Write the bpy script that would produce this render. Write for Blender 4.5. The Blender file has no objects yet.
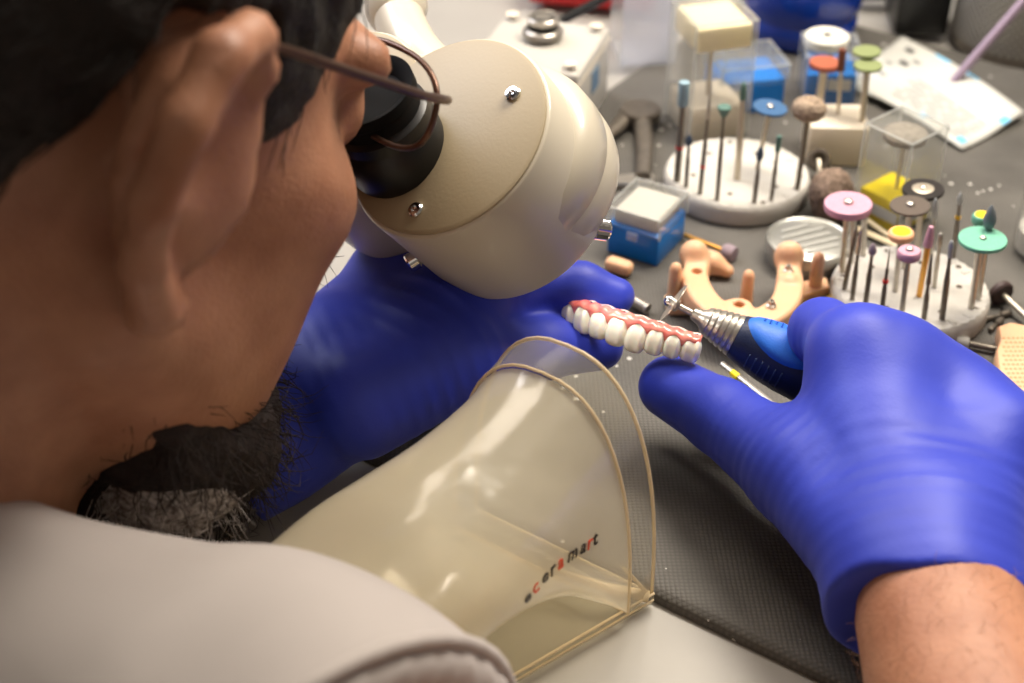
import bpy, bmesh, math, random
import numpy as np
from mathutils import Vector, Matrix
from mathutils.bvhtree import BVHTree

random.seed(7)
C = bpy.context.scene.collection
# ------------------------------------------------------------------ view frame
H = 0.36                      # lens height above the bench
F = 1500.0                    # focal length in pixels (1024 wide)
PITCH = math.radians(36)
FW = np.array([0, math.cos(PITCH), -math.sin(PITCH)])
UP = np.array([0, math.sin(PITCH), math.cos(PITCH)])
RT = np.array([1.0, 0, 0])
EYE = np.array([0, 0, H])

def V(*a):
    return np.array(a, float)

def ray(px, py):
    return FW + RT * ((px - 512) / F) + UP * ((341.5 - py) / F)

def dp(px, py, d):
    """point at depth d along the line of sight"""
    return EYE + ray(px, py) * d

def at(px, py, z=0.0):
    """point on the level plane z"""
    r = ray(px, py)
    return EYE + r * ((z - H) / r[2])

def pix(p):
    q = np.asarray(p) - EYE
    d = q @ FW
    return 512 + F * (q @ RT) / d, 341.5 - F * (q @ UP) / d, d

def unit(v):
    v = np.asarray(v, float)
    return v / np.linalg.norm(v)

# bench directions: ED along its front edge (to the worker's right), NN from worker into bench
M0 = at(655, 590)
ED = unit(at(848, 688) - at(360, 452))
NN = np.array([-ED[1], ED[0], 0])
def bp(e, n, z=0.0):
    return M0 + ED * e + NN * n + V(0, 0, z)

# ------------------------------------------------------------------ materials
def lin(c):
    return tuple((x / 12.92 if x <= 0.04045 else ((x + 0.055) / 1.055) ** 2.4) for x in [v / 255 for v in c])

MATS = {}
def mat(name, rgb, rough=0.5, metal=0.0, spec=0.5, noise=0.0, nscale=40, bump=0.0, bscale=200, coat=0.0,
        trans=0.0, alpha=1.0, sss=0.0, rgb2=None, emit=None, ior=1.45, detail=4, sheen=0.0):
    if name in MATS:
        return MATS[name]
    m = bpy.data.materials.new(name)
    m.use_nodes = True
    nt = m.node_tree
    b = nt.nodes['Principled BSDF']
    col = (*lin(rgb), 1)
    b.inputs['Base Color'].default_value = col
    b.inputs['Roughness'].default_value = rough
    b.inputs['Metallic'].default_value = metal
    b.inputs['Specular IOR Level'].default_value = spec
    b.inputs['IOR'].default_value = ior
    b.inputs['Coat Weight'].default_value = coat
    b.inputs['Coat Roughness'].default_value = 0.08
    b.inputs['Transmission Weight'].default_value = trans
    b.inputs['Alpha'].default_value = alpha
    b.inputs['Sheen Weight'].default_value = sheen
    if sss:
        b.inputs['Subsurface Weight'].default_value = sss
        b.inputs['Subsurface Radius'].default_value = (0.004, 0.002, 0.001)
        b.inputs['Subsurface Scale'].default_value = 1.0
    tc = nt.nodes.new('ShaderNodeTexCoord')
    if noise or rgb2:
        n = nt.nodes.new('ShaderNodeTexNoise')
        n.inputs['Scale'].default_value = nscale
        n.inputs['Detail'].default_value = detail
        nt.links.new(tc.outputs['Object'], n.inputs['Vector'])
        r = nt.nodes.new('ShaderNodeValToRGB')
        r.color_ramp.elements[0].position = 0.35
        r.color_ramp.elements[1].position = 0.65
        c2 = lin(rgb2) if rgb2 else tuple(max(0, c * (1 - noise)) for c in col[:3])
        r.color_ramp.elements[0].color = (*c2, 1)
        r.color_ramp.elements[1].color = col
        nt.links.new(n.outputs['Fac'], r.inputs['Fac'])
        nt.links.new(r.outputs['Color'], b.inputs['Base Color'])
    if bump:
        n2 = nt.nodes.new('ShaderNodeTexNoise')
        n2.inputs['Scale'].default_value = bscale
        n2.inputs['Detail'].default_value = 3
        nt.links.new(tc.outputs['Object'], n2.inputs['Vector'])
        bu = nt.nodes.new('ShaderNodeBump')
        bu.inputs['Strength'].default_value = bump
        bu.inputs['Distance'].default_value = 0.001
        nt.links.new(n2.outputs['Fac'], bu.inputs['Height'])
        nt.links.new(bu.outputs['Normal'], b.inputs['Normal'])
    if emit:
        b.inputs['Emission Color'].default_value = (*lin(rgb), 1)
        b.inputs['Emission Strength'].default_value = emit
    MATS[name] = m
    return m

def clear_mat(name, tint, milk, milkcol, gloss=0.12, rough=0.08, bump=0.0, bscale=60, edge=0.0, fk=0.8):
    """thin clear plastic: straight-through light, a little milkiness, a mirror-like skin"""
    if name in MATS:
        return MATS[name]
    m = bpy.data.materials.new(name)
    m.use_nodes = True
    nt = m.node_tree
    nt.nodes.clear()
    N = nt.nodes.new
    out = N('ShaderNodeOutputMaterial')
    tr = N('ShaderNodeBsdfTransparent'); tr.inputs['Color'].default_value = (*lin(tint), 1)
    df = N('ShaderNodeBsdfDiffuse'); df.inputs['Color'].default_value = (*lin(milkcol), 1)
    tl = N('ShaderNodeBsdfTranslucent'); tl.inputs['Color'].default_value = (*lin(milkcol), 1)
    ms = N('ShaderNodeMixShader'); ms.inputs[0].default_value = 0.45
    nt.links.new(df.outputs[0], ms.inputs[1]); nt.links.new(tl.outputs[0], ms.inputs[2])
    m1 = N('ShaderNodeMixShader')
    nt.links.new(tr.outputs[0], m1.inputs[1]); nt.links.new(ms.outputs[0], m1.inputs[2])
    gl = N('ShaderNodeBsdfGlossy'); gl.inputs['Roughness'].default_value = rough
    lw = N('ShaderNodeLayerWeight'); lw.inputs['Blend'].default_value = 0.35
    mf = N('ShaderNodeMath'); mf.operation = 'MULTIPLY_ADD'
    nt.links.new(lw.outputs['Facing'], mf.inputs[0]); mf.inputs[1].default_value = edge; mf.inputs[2].default_value = milk
    nt.links.new(mf.outputs[0], m1.inputs[0])
    m2 = N('ShaderNodeMixShader')
    fr = N('ShaderNodeLayerWeight'); fr.inputs['Blend'].default_value = 0.5
    fp = N('ShaderNodeMath'); fp.operation = 'POWER'; fp.inputs[1].default_value = 4.0
    nt.links.new(fr.outputs['Facing'], fp.inputs[0])
    mm = N('ShaderNodeMath'); mm.operation = 'MULTIPLY_ADD'; mm.inputs[1].default_value = fk; mm.inputs[2].default_value = gloss * 0.3
    nt.links.new(fp.outputs[0], mm.inputs[0])
    nt.links.new(mm.outputs[0], m2.inputs[0])
    nt.links.new(m1.outputs[0], m2.inputs[1]); nt.links.new(gl.outputs[0], m2.inputs[2])
    nt.links.new(m2.outputs[0], out.inputs['Surface'])
    if bump:
        tc = N('ShaderNodeTexCoord')
        n2 = N('ShaderNodeTexNoise'); n2.inputs['Scale'].default_value = bscale; n2.inputs['Detail'].default_value = 2
        nt.links.new(tc.outputs['Object'], n2.inputs['Vector'])
        bu = N('ShaderNodeBump'); bu.inputs['Strength'].default_value = bump; bu.inputs['Distance'].default_value = 0.002
        nt.links.new(n2.outputs['Fac'], bu.inputs['Height'])
        for s in (gl, df, fr):
            nt.links.new(bu.outputs['Normal'], s.inputs['Normal'])
    MATS[name] = m
    return m

# ------------------------------------------------------------------ mesh building
def frame(axis, hint=(0, 0, 1)):
    a = unit(axis)
    h = np.asarray(hint, float)
    if abs(a @ unit(h)) > 0.98:
        h = V(1, 0, 0) if abs(a[0]) < 0.9 else V(0, 1, 0)
    u = unit(np.cross(h, a))
    w = np.cross(a, u)
    return u, w, a

class MB:
    def __init__(s):
        s.v = []; s.f = []; s.mi = []; s.cur = 0
    def add(s, vs, fs):
        b = len(s.v)
        s.v += [tuple(float(c) for c in p) for p in vs]
        s.f += [tuple(i + b for i in f) for f in fs]
        s.mi += [s.cur] * len(fs)
        return s
    def lathe(s, o, axis, prof, seg=32, hint=(0, 0, 1), rmod=None, cap=True):
        """prof: list of (radius, height along axis)"""
        u, w, a = frame(axis, hint)
        vs = []; fs = []
        for i, (r, h) in enumerate(prof):
            for k in range(seg):
                t = 2 * math.pi * k / seg
                rr = r * (rmod(t, i) if rmod else 1)
                vs.append(np.asarray(o) + a * h + (u * math.cos(t) + w * math.sin(t)) * rr)
        n = len(prof)
        for i in range(n - 1):
            for k in range(seg):
                k2 = (k + 1) % seg
                fs.append((i * seg + k, i * seg + k2, (i + 1) * seg + k2, (i + 1) * seg + k))
        if cap:
            fs.append(tuple(reversed(range(seg))))
            fs.append(tuple((n - 1) * seg + k for k in range(seg)))
        return s.add(vs, fs)
    def cyl(s, a, b, r, r2=None, seg=24):
        a = np.asarray(a, float); b = np.asarray(b, float)
        L = np.linalg.norm(b - a)
        return s.lathe(a, b - a, [(r, 0), (r if r2 is None else r2, L)], seg)
    def tube(s, path, rad, seg=12, cap=True, flat=None):
        P = [np.asarray(p, float) for p in path]
        n = len(P)
        R = rad if hasattr(rad, '__len__') else [rad] * n
        vs = []; fs = []
        pu = None
        for i in range(n):
            t = unit(P[min(i + 1, n - 1)] - P[max(i - 1, 0)])
            if pu is None:
                u, w, _ = frame(t)
            else:
                u = unit(pu - t * (pu @ t)); w = np.cross(t, u)
            pu = u
            for k in range(seg):
                q = 2 * math.pi * k / seg
                vs.append(P[i] + (u * math.cos(q) + w * math.sin(q) * (flat or 1)) * R[i])
        for i in range(n - 1):
            for k in range(seg):
                k2 = (k + 1) % seg
                fs.append((i * seg + k, i * seg + k2, (i + 1) * seg + k2, (i + 1) * seg + k))
        if cap:
            fs.append(tuple(reversed(range(seg))))
            fs.append(tuple((n - 1) * seg + k for k in range(seg)))
        return s.add(vs, fs)
    def loop(s, path, r, seg=10):
        """closed tube"""
        P = [np.asarray(p, float) for p in path]; n = len(P)
        vs = []; fs = []
        nrm = unit(sum(np.cross(P[i] - P[0], P[(i + 1) % n] - P[0]) for i in range(n)))
        for i in range(n):
            t = unit(P[(i + 1) % n] - P[i - 1]); u = unit(np.cross(nrm, t)); w = np.cross(t, u)
            for k in range(seg):
                q = 2 * math.pi * k / seg
                vs.append(P[i] + (u * math.cos(q) + w * math.sin(q)) * r)
        for i in range(n):
            j = (i + 1) % n
            for k in range(seg):
                k2 = (k + 1) % seg
                fs.append((i * seg + k, i * seg + k2, j * seg + k2, j * seg + k))
        return s.add(vs, fs)
    def box(s, c, size, R=None, bevel=0.0, segs=2):
        bm = bmesh.new()
        bmesh.ops.create_cube(bm, size=1)
        for v in bm.verts:
            v.co = Vector((v.co.x * size[0], v.co.y * size[1], v.co.z * size[2]))
        if bevel:
            bmesh.ops.bevel(bm, geom=list(bm.edges), offset=bevel, segments=segs, profile=0.5, affect='EDGES')
        R = np.eye(3) if R is None else R
        bm.verts.index_update()
        vs = [np.asarray(c) + R @ np.array(v.co) for v in bm.verts]
        fs = [tuple(v.index for v in f.verts) for f in bm.faces]
        bm.free()
        return s.add(vs, fs)
    def prism(s, poly, z0, z1, bevel=0.0):
        n = len(poly)
        cx = sum(p[0] for p in poly) / n; cy = sum(p[1] for p in poly) / n
        rings = [(z0, 1.0), (z1, 1.0)]
        if bevel:
            md = sum(math.hypot(p[0] - cx, p[1] - cy) for p in poly) / n
            k = 1 - bevel / md
            rings = [(z0, k), (z0 + bevel, 1), (z1 - bevel, 1), (z1, k)]
        vs = []
        for z, k in rings:
            vs += [(cx + (p[0] - cx) * k, cy + (p[1] - cy) * k, z) for p in poly]
        fs = []
        for r in range(len(rings) - 1):
            for i in range(n):
                j = (i + 1) % n
                fs.append((r * n + i, r * n + j, (r + 1) * n + j, (r + 1) * n + i))
        fs.append(tuple(reversed(range(n)))); fs.append(tuple((len(rings) - 1) * n + i for i in range(n)))
        return s.add(vs, fs)
    def ell(s, c, r, R=None, seg=24, rings=16, power=1.0, fn=None):
        R = np.eye(3) if R is None else R
        r = np.broadcast_to(np.asarray(r, float), (3,))
        vs = []; fs = []
        sp = lambda x: math.copysign(abs(x) ** power, x)
        for i in range(rings + 1):
            th = math.pi * i / rings
            for k in range(seg):
                ph = 2 * math.pi * k / seg
                p = np.array([sp(math.sin(th)) * sp(math.cos(ph)), sp(math.sin(th)) * sp(math.sin(ph)), sp(math.cos(th))]) * r
                if fn is not None:
                    p = fn(p)
                vs.append(np.asarray(c) + R @ p)
        for i in range(rings):
            for k in range(seg):
                k2 = (k + 1) % seg
                fs.append((i * seg + k, (i + 1) * seg + k, (i + 1) * seg + k2, i * seg + k2))
        return s.add(vs, fs)
    def build(s, name, m, parent=None, smooth=35, weld=True):
        me = bpy.data.meshes.new(name)
        o = bpy.data.objects.new(name, me)
        C.objects.link(o)
        off = V(0, 0, 0)
        if parent is not None:
            o.parent = parent
            p = parent
            while p is not None:
                off = off + np.array(p.location); p = p.parent
        me.from_pydata([tuple(np.array(v) - off) for v in s.v], [], s.f)
        for mm in (m if isinstance(m, (list, tuple)) else [m]):
            me.materials.append(mm)
        me.polygons.foreach_set('material_index', s.mi)
        bm = bmesh.new(); bm.from_mesh(me)
        if weld:
            bmesh.ops.remove_doubles(bm, verts=bm.verts, dist=1e-6)
        bmesh.ops.recalc_face_normals(bm, faces=bm.faces)
        bm.to_mesh(me); bm.free()
        me.polygons.foreach_set('use_smooth', [True] * len(me.polygons))
        if smooth < 180:
            me.set_sharp_from_angle(angle=math.radians(smooth))
        me.update()
        return o

def thing(name, label, cat, loc=(0, 0, 0), group=None):
    o = bpy.data.objects.new(name, None)
    o.empty_display_size = 0.02
    C.objects.link(o)
    o.location = tuple(float(c) for c in loc)
    o['label'] = label; o['category'] = cat
    if group: o['group'] = group
    return o
def tag(o, label, cat, group=None, kind=None):
    o['label'] = label; o['category'] = cat
    if group: o['group'] = group
    if kind: o['kind'] = kind
    return o
def struct(o):
    o['kind'] = 'structure'
    return o

def rotz(a):
    c, s = math.cos(a), math.sin(a)
    return np.array([[c, -s, 0], [s, c, 0], [0, 0, 1.0]])
def basis(x, y, z):
    return np.column_stack([x, y, z])

# ------------------------------------------------------------------ signed distance modelling
def rc(P, a, b, ra, rb):
    a = np.asarray(a, np.float32); b = np.asarray(b, np.float32)
    ba = b - a
    pa = P - a
    h = np.clip((pa @ ba) / (ba @ ba), 0, 1)
    return np.linalg.norm(pa - h[..., None] * ba, axis=-1) - (ra + (rb - ra) * h)
def el(P, c, r, R=None):
    q = P - np.asarray(c, np.float32)
    if R is not None:
        q = q @ np.asarray(R, np.float32)
    r = np.asarray(r, np.float32)
    k0 = np.linalg.norm(q / r, axis=-1); k1 = np.linalg.norm(q / (r * r), axis=-1) + 1e-9
    return k0 * (k0 - 1) / k1
def smin(a, b, k):
    h = np.clip(0.5 + 0.5 * (b - a) / k, 0, 1)
    return b + (a - b) * h - k * h * (1 - h)
def smax(a, b, k):
    return -smin(-a, -b, k)

def surface_nets(f, lo, hi, h):
    lo = np.asarray(lo, float); hi = np.asarray(hi, float)
    n = np.ceil((hi - lo) / h).astype(int) + 1
    ax = [lo[i] + h * np.arange(n[i]) for i in range(3)]
    vol = np.empty(n, np.float32)
    step = max(1, int(400000 / (n[1] * n[2])))
    for i in range(0, n[0], step):
        g = np.stack(np.meshgrid(ax[0][i:i + step], ax[1], ax[2], indexing='ij'), -1).astype(np.float32)
        vol[i:i + step] = f(g)
    vol[0] = vol[-1] = 1; vol[:, 0] = vol[:, -1] = 1; vol[:, :, 0] = vol[:, :, -1] = 1
    s = vol < 0
    cs = [(i, j, k) for i in (0, 1) for j in (0, 1) for k in (0, 1)]
    sl = lambda A, c: A[c[0]:n[0] - 1 + c[0], c[1]:n[1] - 1 + c[1], c[2]:n[2] - 1 + c[2]]
    cnt = sum(sl(s, c).astype(np.int8) for c in cs)
    act = (cnt > 0) & (cnt < 8)
    I = np.argwhere(act)
    idx = -np.ones(act.shape, np.int64); idx[act] = np.arange(len(I))
    acc = np.zeros((len(I), 3)); num = np.zeros(len(I))
    vals = {c: vol[I[:, 0] + c[0], I[:, 1] + c[1], I[:, 2] + c[2]] for c in cs}
    for a in cs:
        for b in cs:
            if sum(b) - sum(a) == 1 and all(b[i] >= a[i] for i in range(3)):
                va, vb = vals[a], vals[b]
                m = (va < 0) != (vb < 0)
                t = np.where(m, va / np.where(m, va - vb, 1), 0)
                p = np.array(a) + t[:, None] * (np.array(b) - np.array(a))
                acc[m] += p[m]; num[m] += 1
    verts = lo + h * (I + acc / num[:, None])
    quads = []
    for axis in range(3):
        sh = [slice(None)] * 3
        A = s.take(range(n[axis] - 1), axis); B = s.take(range(1, n[axis]), axis)
        E = np.argwhere(A != B)
        u, w = [(1, 2), (2, 0), (0, 1)][axis]
        E = E[(E[:, u] > 0) & (E[:, w] > 0) & (E[:, u] < n[u] - 1) & (E[:, w] < n[w] - 1)]
        flip = A[E[:, 0], E[:, 1], E[:, 2]]
        def cell(du, dw):
            q = E.copy(); q[:, u] += du; q[:, w] += dw
            return idx[q[:, 0], q[:, 1], q[:, 2]]
        q = np.stack([cell(-1, -1), cell(0, -1), cell(0, 0), cell(-1, 0)], 1)
        q[~flip] = q[~flip][:, ::-1]
        quads.append(q)
    return verts, np.concatenate(quads)

def sdf_obj(name, f, lo, hi, h, m, parent=None, relax=1):
    v, q = surface_nets(f, lo, hi, h)
    off = V(0, 0, 0); p = parent
    while p is not None:
        off = off + np.array(p.location); p = p.parent
    for _ in range(relax):                 # light smoothing of the grid steps
        e = np.concatenate([q[:, [0, 1]], q[:, [1, 2]], q[:, [2, 3]], q[:, [3, 0]]])
        acc = np.zeros_like(v); num = np.zeros(len(v))
        np.add.at(acc, e[:, 0], v[e[:, 1]]); np.add.at(num, e[:, 0], 1)
        np.add.at(acc, e[:, 1], v[e[:, 0]]); np.add.at(num, e[:, 1], 1)
        v = v * 0.5 + 0.5 * acc / np.maximum(num, 1)[:, None]
    me = bpy.data.meshes.new(name)
    me.from_pydata((v - off).tolist(), [], q.tolist())
    for mm in (m if isinstance(m, (list, tuple)) else [m]):
        me.materials.append(mm)
    me.polygons.foreach_set('use_smooth', [True] * len(me.polygons))
    me.update()
    o = bpy.data.objects.new(name, me); C.objects.link(o)
    if parent is not None: o.parent = parent
    return o
def snoise(P, f, seed=0):
    """cheap smooth noise in [-1,1] from summed sines"""
    r = np.random.RandomState(seed); s = 0
    for _ in range(5):
        d = r.normal(size=3); d /= np.linalg.norm(d)
        s = s + np.sin((P @ (d * f * r.uniform(0.6, 1.5)).astype(np.float32)) + r.uniform(0, 6.28))
    return s / 5

def catmull(P, n=6):
    out = []
    P = np.asarray(P)
    for i in range(len(P) - 1):
        p0 = P[max(i - 1, 0)]; p1 = P[i]; p2 = P[i + 1]; p3 = P[min(i + 2, len(P) - 1)]
        for k in range(n):
            t_ = k / n
            out.append(.5 * ((2 * p1) + (-p0 + p2) * t_ + (2 * p0 - 5 * p1 + 4 * p2 - p3) * t_ ** 2 + (-p0 + 3 * p1 - 3 * p2 + p3) * t_ ** 3))
    out.append(P[-1])
    return np.array(out)
# ================================================================== materials in use
M = {}
M['bench'] = mat('bench_laminate', (158, 154, 147), 0.42, noise=0.06, nscale=30)
M['white'] = mat('white_plastic', (186, 182, 174), 0.35, bump=0.05, bscale=900)
M['plaster'] = mat('matte_white_plastic', (196, 192, 184), 0.6, noise=0.05, nscale=180, bump=0.25, bscale=700)
M['cream'] = mat('cream_plastic', (226, 214, 194), 0.45)
M['felt'] = mat('cream_felt', (238, 224, 186), 0.85, bump=0.3, bscale=900)
M['whitefelt'] = mat('white_felt', (212, 210, 198), 0.85, bump=0.3, bscale=900)
M['enamel'] = mat('ivory_enamel', (198, 190, 172), 0.32, coat=0.25, bump=0.04, bscale=1200)
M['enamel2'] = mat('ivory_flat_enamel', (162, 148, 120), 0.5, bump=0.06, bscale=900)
M['black'] = mat('black_plastic', (16, 16, 17), 0.38)
M['rubber'] = mat('black_rubber', (20, 19, 18), 0.6)
M['steel'] = mat('brushed_steel', (190, 184, 174), 0.32, .85, noise=0.15, nscale=300)
M['chrome'] = mat('chrome', (225, 225, 225), 0.1, 1.0)
M['darksteel'] = mat('dark_steel', (128, 120, 110), 0.38, .75, noise=0.2, nscale=300)
M['gold'] = mat('gold_plated', (214, 160, 84), 0.3, 1.0)
M['pin'] = mat('pale_pin', (196, 186, 168), 0.4, 0.7)
M['blue'] = mat('blue_plastic', (10, 116, 204), 0.3)
M['bowl'] = mat('deep_blue_rubber', (10, 52, 150), 0.22, coat=0.4)
M['red'] = mat('red_plastic', (190, 12, 20), 0.4)
M['peach'] = mat('peach_resin', (222, 176, 138), 0.45, sss=0.25, noise=0.05, nscale=60)
M['peachdark'] = mat('orange_resin_socket', (206, 138, 84), 0.6)
M['yellow'] = mat('yellow_plastic', (252, 226, 0), 0.45)
M['wood'] = mat('pale_wood', (222, 206, 172), 0.7, noise=0.12, nscale=120)
M['fuzz'] = mat('brown_bristle', (150, 128, 112), 0.95, noise=0.45, nscale=420, bump=1.0, bscale=900)
M['fuzzlight'] = mat('tan_bristle', (186, 164, 142), 0.95, noise=0.45, nscale=420, bump=1.0, bscale=900)
M['greybristle'] = mat('grey_bristle', (150, 140, 126), 0.95, noise=0.4, nscale=500, bump=1.0, bscale=900)
M['paper'] = mat('white_paper', (188, 188, 182), 0.6, noise=0.03, nscale=30)
M['ink'] = mat('grey_ink', (140, 140, 136), 0.8)
M['darkink'] = mat('dark_ink', (92, 92, 90), 0.8)
M['blueink'] = mat('blue_ink', (110, 186, 226), 0.8)
M['hole'] = mat('hole_shade', (84, 72, 62), 0.9)
M['bluesticker'] = mat('blue_sticker', (110, 140, 168), 0.6, noise=0.3, nscale=300)
M['clear'] = clear_mat('clear_plastic', (254, 254, 253), 0.06, (226, 226, 220), 0.05, 0.06, edge=0.05)
M['frost'] = clear_mat('frosted_plastic', (252, 252, 254), 0.34, (244, 246, 250), 0.1, 0.25, edge=0.1)
M['clearedge'] = clear_mat('clear_plastic_edge', (248, 250, 249), 0.36, (236, 236, 232), 0.2, 0.1)
M['tin'] = mat('tin_metal', (178, 178, 172), 0.34, .7, noise=0.12, nscale=90)

def colour(name, rgb, rough=0.55, **k):
    return mat(name, rgb, rough, **k)

# bench mat: woven dark grey fabric with white grinding dust
def make_mat_material():
    m = bpy.data.materials.new('woven_grey_mat'); m.use_nodes = True
    nt = m.node_tree; b = nt.nodes['Principled BSDF']; N = nt.nodes.new; L = nt.links.new
    b.inputs['Roughness'].default_value = 0.62
    b.inputs['Specular IOR Level'].default_value = 0.5
    tc = N('ShaderNodeTexCoord')
    mp = N('ShaderNodeMapping'); mp.inputs['Rotation'].default_value = (0, 0, math.atan2(ED[1], ED[0]) + 0.6)
    L(tc.outputs['Object'], mp.inputs['Vector'])
    wv = N('ShaderNodeTexVoronoi'); wv.inputs['Scale'].default_value = 620; wv.inputs['Randomness'].default_value = 0.12
    L(mp.outputs[0], wv.inputs['Vector'])
    n1 = N('ShaderNodeTexNoise'); n1.inputs['Scale'].default_value = 26; n1.inputs['Detail'].default_value = 5
    L(tc.outputs['Object'], n1.inputs['Vector'])
    base = N('ShaderNodeValToRGB')
    base.color_ramp.elements[0].position = 0.3; base.color_ramp.elements[0].color = (*lin((74, 71, 66)), 1)
    base.color_ramp.elements[1].position = 0.75; base.color_ramp.elements[1].color = (*lin((102, 98, 92)), 1)
    L(n1.outputs['Fac'], base.inputs['Fac'])
    wr = N('ShaderNodeMapRange'); wr.inputs['From Min'].default_value = 0.1; wr.inputs['From Max'].default_value = 0.6
    wr.inputs['To Min'].default_value = 1.12; wr.inputs['To Max'].default_value = 0.72
    L(wv.outputs['Distance'], wr.inputs['Value'])
    mul = N('ShaderNodeMix'); mul.data_type = 'RGBA'; mul.blend_type = 'MULTIPLY'; mul.inputs[0].default_value = 1
    L(base.outputs[0], mul.inputs[6]); L(wr.outputs[0], mul.inputs[7])
    # dust flecks
    v2 = N('ShaderNodeTexVoronoi'); v2.inputs['Scale'].default_value = 120; v2.inputs['Randomness'].default_value = 1
    L(tc.outputs['Object'], v2.inputs['Vector'])
    n2 = N('ShaderNodeTexNoise'); n2.inputs['Scale'].default_value = 17; n2.inputs['Detail'].default_value = 3
    L(tc.outputs['Object'], n2.inputs['Vector'])
    sub = N('ShaderNodeMath'); sub.operation = 'MULTIPLY_ADD'; sub.inputs[1].default_value = 0.95; sub.inputs[2].default_value = -0.44
    L(n2.outputs['Fac'], sub.inputs[0])
    lt = N('ShaderNodeMath'); lt.operation = 'LESS_THAN'
    L(v2.outputs['Distance'], lt.inputs[0]); L(sub.outputs[0], lt.inputs[1])
    dm = N('ShaderNodeMath'); dm.operation = 'MULTIPLY'; dm.inputs[1].default_value = 0.75
    L(lt.outputs[0], dm.inputs[0])
    mx = N('ShaderNodeMix'); mx.data_type = 'RGBA'
    L(dm.outputs[0], mx.inputs[0]); L(mul.outputs[2], mx.inputs[6]); mx.inputs[7].default_value = (*lin((206, 203, 196)), 1)
    L(mx.outputs[2], b.inputs['Base Color'])
    bu = N('ShaderNodeBump'); bu.inputs['Strength'].default_value = 0.5; bu.inputs['Distance'].default_value = 0.0006; bu.invert = True
    L(wv.outputs['Distance'], bu.inputs['Height']); L(bu.outputs[0], b.inputs['Normal'])
    return m
M['mat'] = make_mat_material()

# ================================================================== the room
def quad_slab(name, m, pts, z0, z1, parent=None, bevel=0):
    return MB().prism([(p[0], p[1]) for p in pts], z0, z1, bevel).build(name, m, parent)
fl = MB().box(V(0, 0.5, -0.77), (5, 5, 0.04)).build('floor', mat('floor_vinyl', (120, 112, 102), 0.6, noise=0.1)); struct(fl)
wb = MB().box(bp(0, 1.25, 0.5), (4.2, 0.06, 2.6), basis(ED, NN, V(0, 0, 1))).build('wall_back', mat('wall_paint', (190, 186, 178), 0.8, noise=0.04)); struct(wb)

bench = thing('workbench', 'light grey laminate workbench under the dark mat, running under everything', 'bench', bp(0, 0.4, -0.75))
def rect(e0, e1, n0, n1):
    return [bp(e0, n0), bp(e1, n0), bp(e1, n1), bp(e0, n1)]
quad_slab('bench_top', M['bench'], rect(-0.9, 0.8, -0.058, 1.0), -0.035, -0.005, bench, 0.0012)
quad_slab('front_rail', M['bench'], rect(-0.9, 0.8, -0.100, -0.0595), -0.035, -0.006, bench, 0.0012)
for e in (-0.88, 0.78):
    quad_slab('side_panel', M['bench'], rect(e - 0.012, e + 0.012, -0.05, 0.98), -0.75, -0.035, bench)
quad_slab('back_panel', M['bench'], rect(-0.868, 0.768, 0.94, 0.96), -0.75, -0.035, bench)

# bench mat, its front edge rolled down
mbm = MB()
pr = [(0.455, -0.0045), (0.455, -0.0006), (0.4545, 0.0), (0.006, 0.0), (0.002, -0.0003), (0.0, -0.0014), (-0.001, -0.003), (-0.001, -0.0045)]
ee = np.linspace(-0.2086, 0.45, 12)
vs = [bp(e, n, z) for e in ee for n, z in pr]; k = len(pr)
fs = [(i * k + j, i * k + (j + 1) % k, (i + 1) * k + (j + 1) % k, (i + 1) * k + j) for i in range(len(ee) - 1) for j in range(k)]
fs += [tuple(range(k)), tuple((len(ee) - 1) * k + j for j in range(k))]
tag(mbm.add(vs, fs).build('bench_mat', M['mat']), 'dark grey woven bench mat dusted with white grinding powder', 'mat')

# ================================================================== rotary instruments in round holders
HT = 0.0098      # top of the round holders
def holder(name, label, cpx, rpx):
    c = at(*cpx, 0.0); d = pix(c)[2]; r = rpx * d / F
    t = thing(name, label, 'bur holder', c)
    rm = lambda q, i: 1 + (0.012 * math.cos(44 * q) if i in (4, 5) else 0)
    MB().lathe(c, (0, 0, 1), [(r * 0.96, 0), (r, 0.0012), (r, 0.0075), (r * 0.985, 0.0092), (r * 0.955, HT + 0.0004), (r * 0.92, HT + 0.0001), (r * 0.88, HT), (0.001, HT)], 176, rmod=rm).build('disc', M['plaster'], t, 50)
    # the moulded ring of small pads round the middle
    return t, c, r
hb, hbc, hbr = holder('bur_holder', 'round white bur holder at the back, between tall clear box and metal tin', (735.5, 190), 72)
hf, hfc, hfr = holder('bur_holder', 'round white bur holder in front, under the pink and mint discs', (907, 306), 77.5)
for t, c, r, seed in ((hb, hbc, hbr, 1), (hf, hfc, hfr, 4)):
    rr = random.Random(seed)
    for i in range(11):
        a = 2 * math.pi * i / 11 + seed
        q = c + V(math.cos(a), math.sin(a), 0) * r * (0.86 if i % 2 else 0.62) + V(0, 0, HT)
        MB().lathe(q, (0, 0, 1), [(0.0013, -0.001), (0.0013, 0.00012), (0.0002, 0.00012)], 12).build('socket', M['hole'], t)  # dark disc painted as the shade inside a hole; nothing is bored
    for i in range(20):
        a = 2 * math.pi * i / 20 + 0.1
        q = c + V(math.cos(a), math.sin(a), 0) * r * 0.86 + V(0, 0, HT)
        MB().box(q, (0.004, 0.0026, 0.0008), rotz(a), 0.0003, 1).build('pad', M['plaster'], t)

def stem_axis(base, top, zb):
    """foot on the holder, tip on the line of sight nearest above that foot"""
    B = at(*base, zb)
    r = ray(*top); o = EYE
    # closest point on the sight line to the vertical through B
    r2 = r[:2]; s = ((B[:2] - o[:2]) @ r2) / (r2 @ r2)
    T = o + r * s
    return B, T

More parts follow.
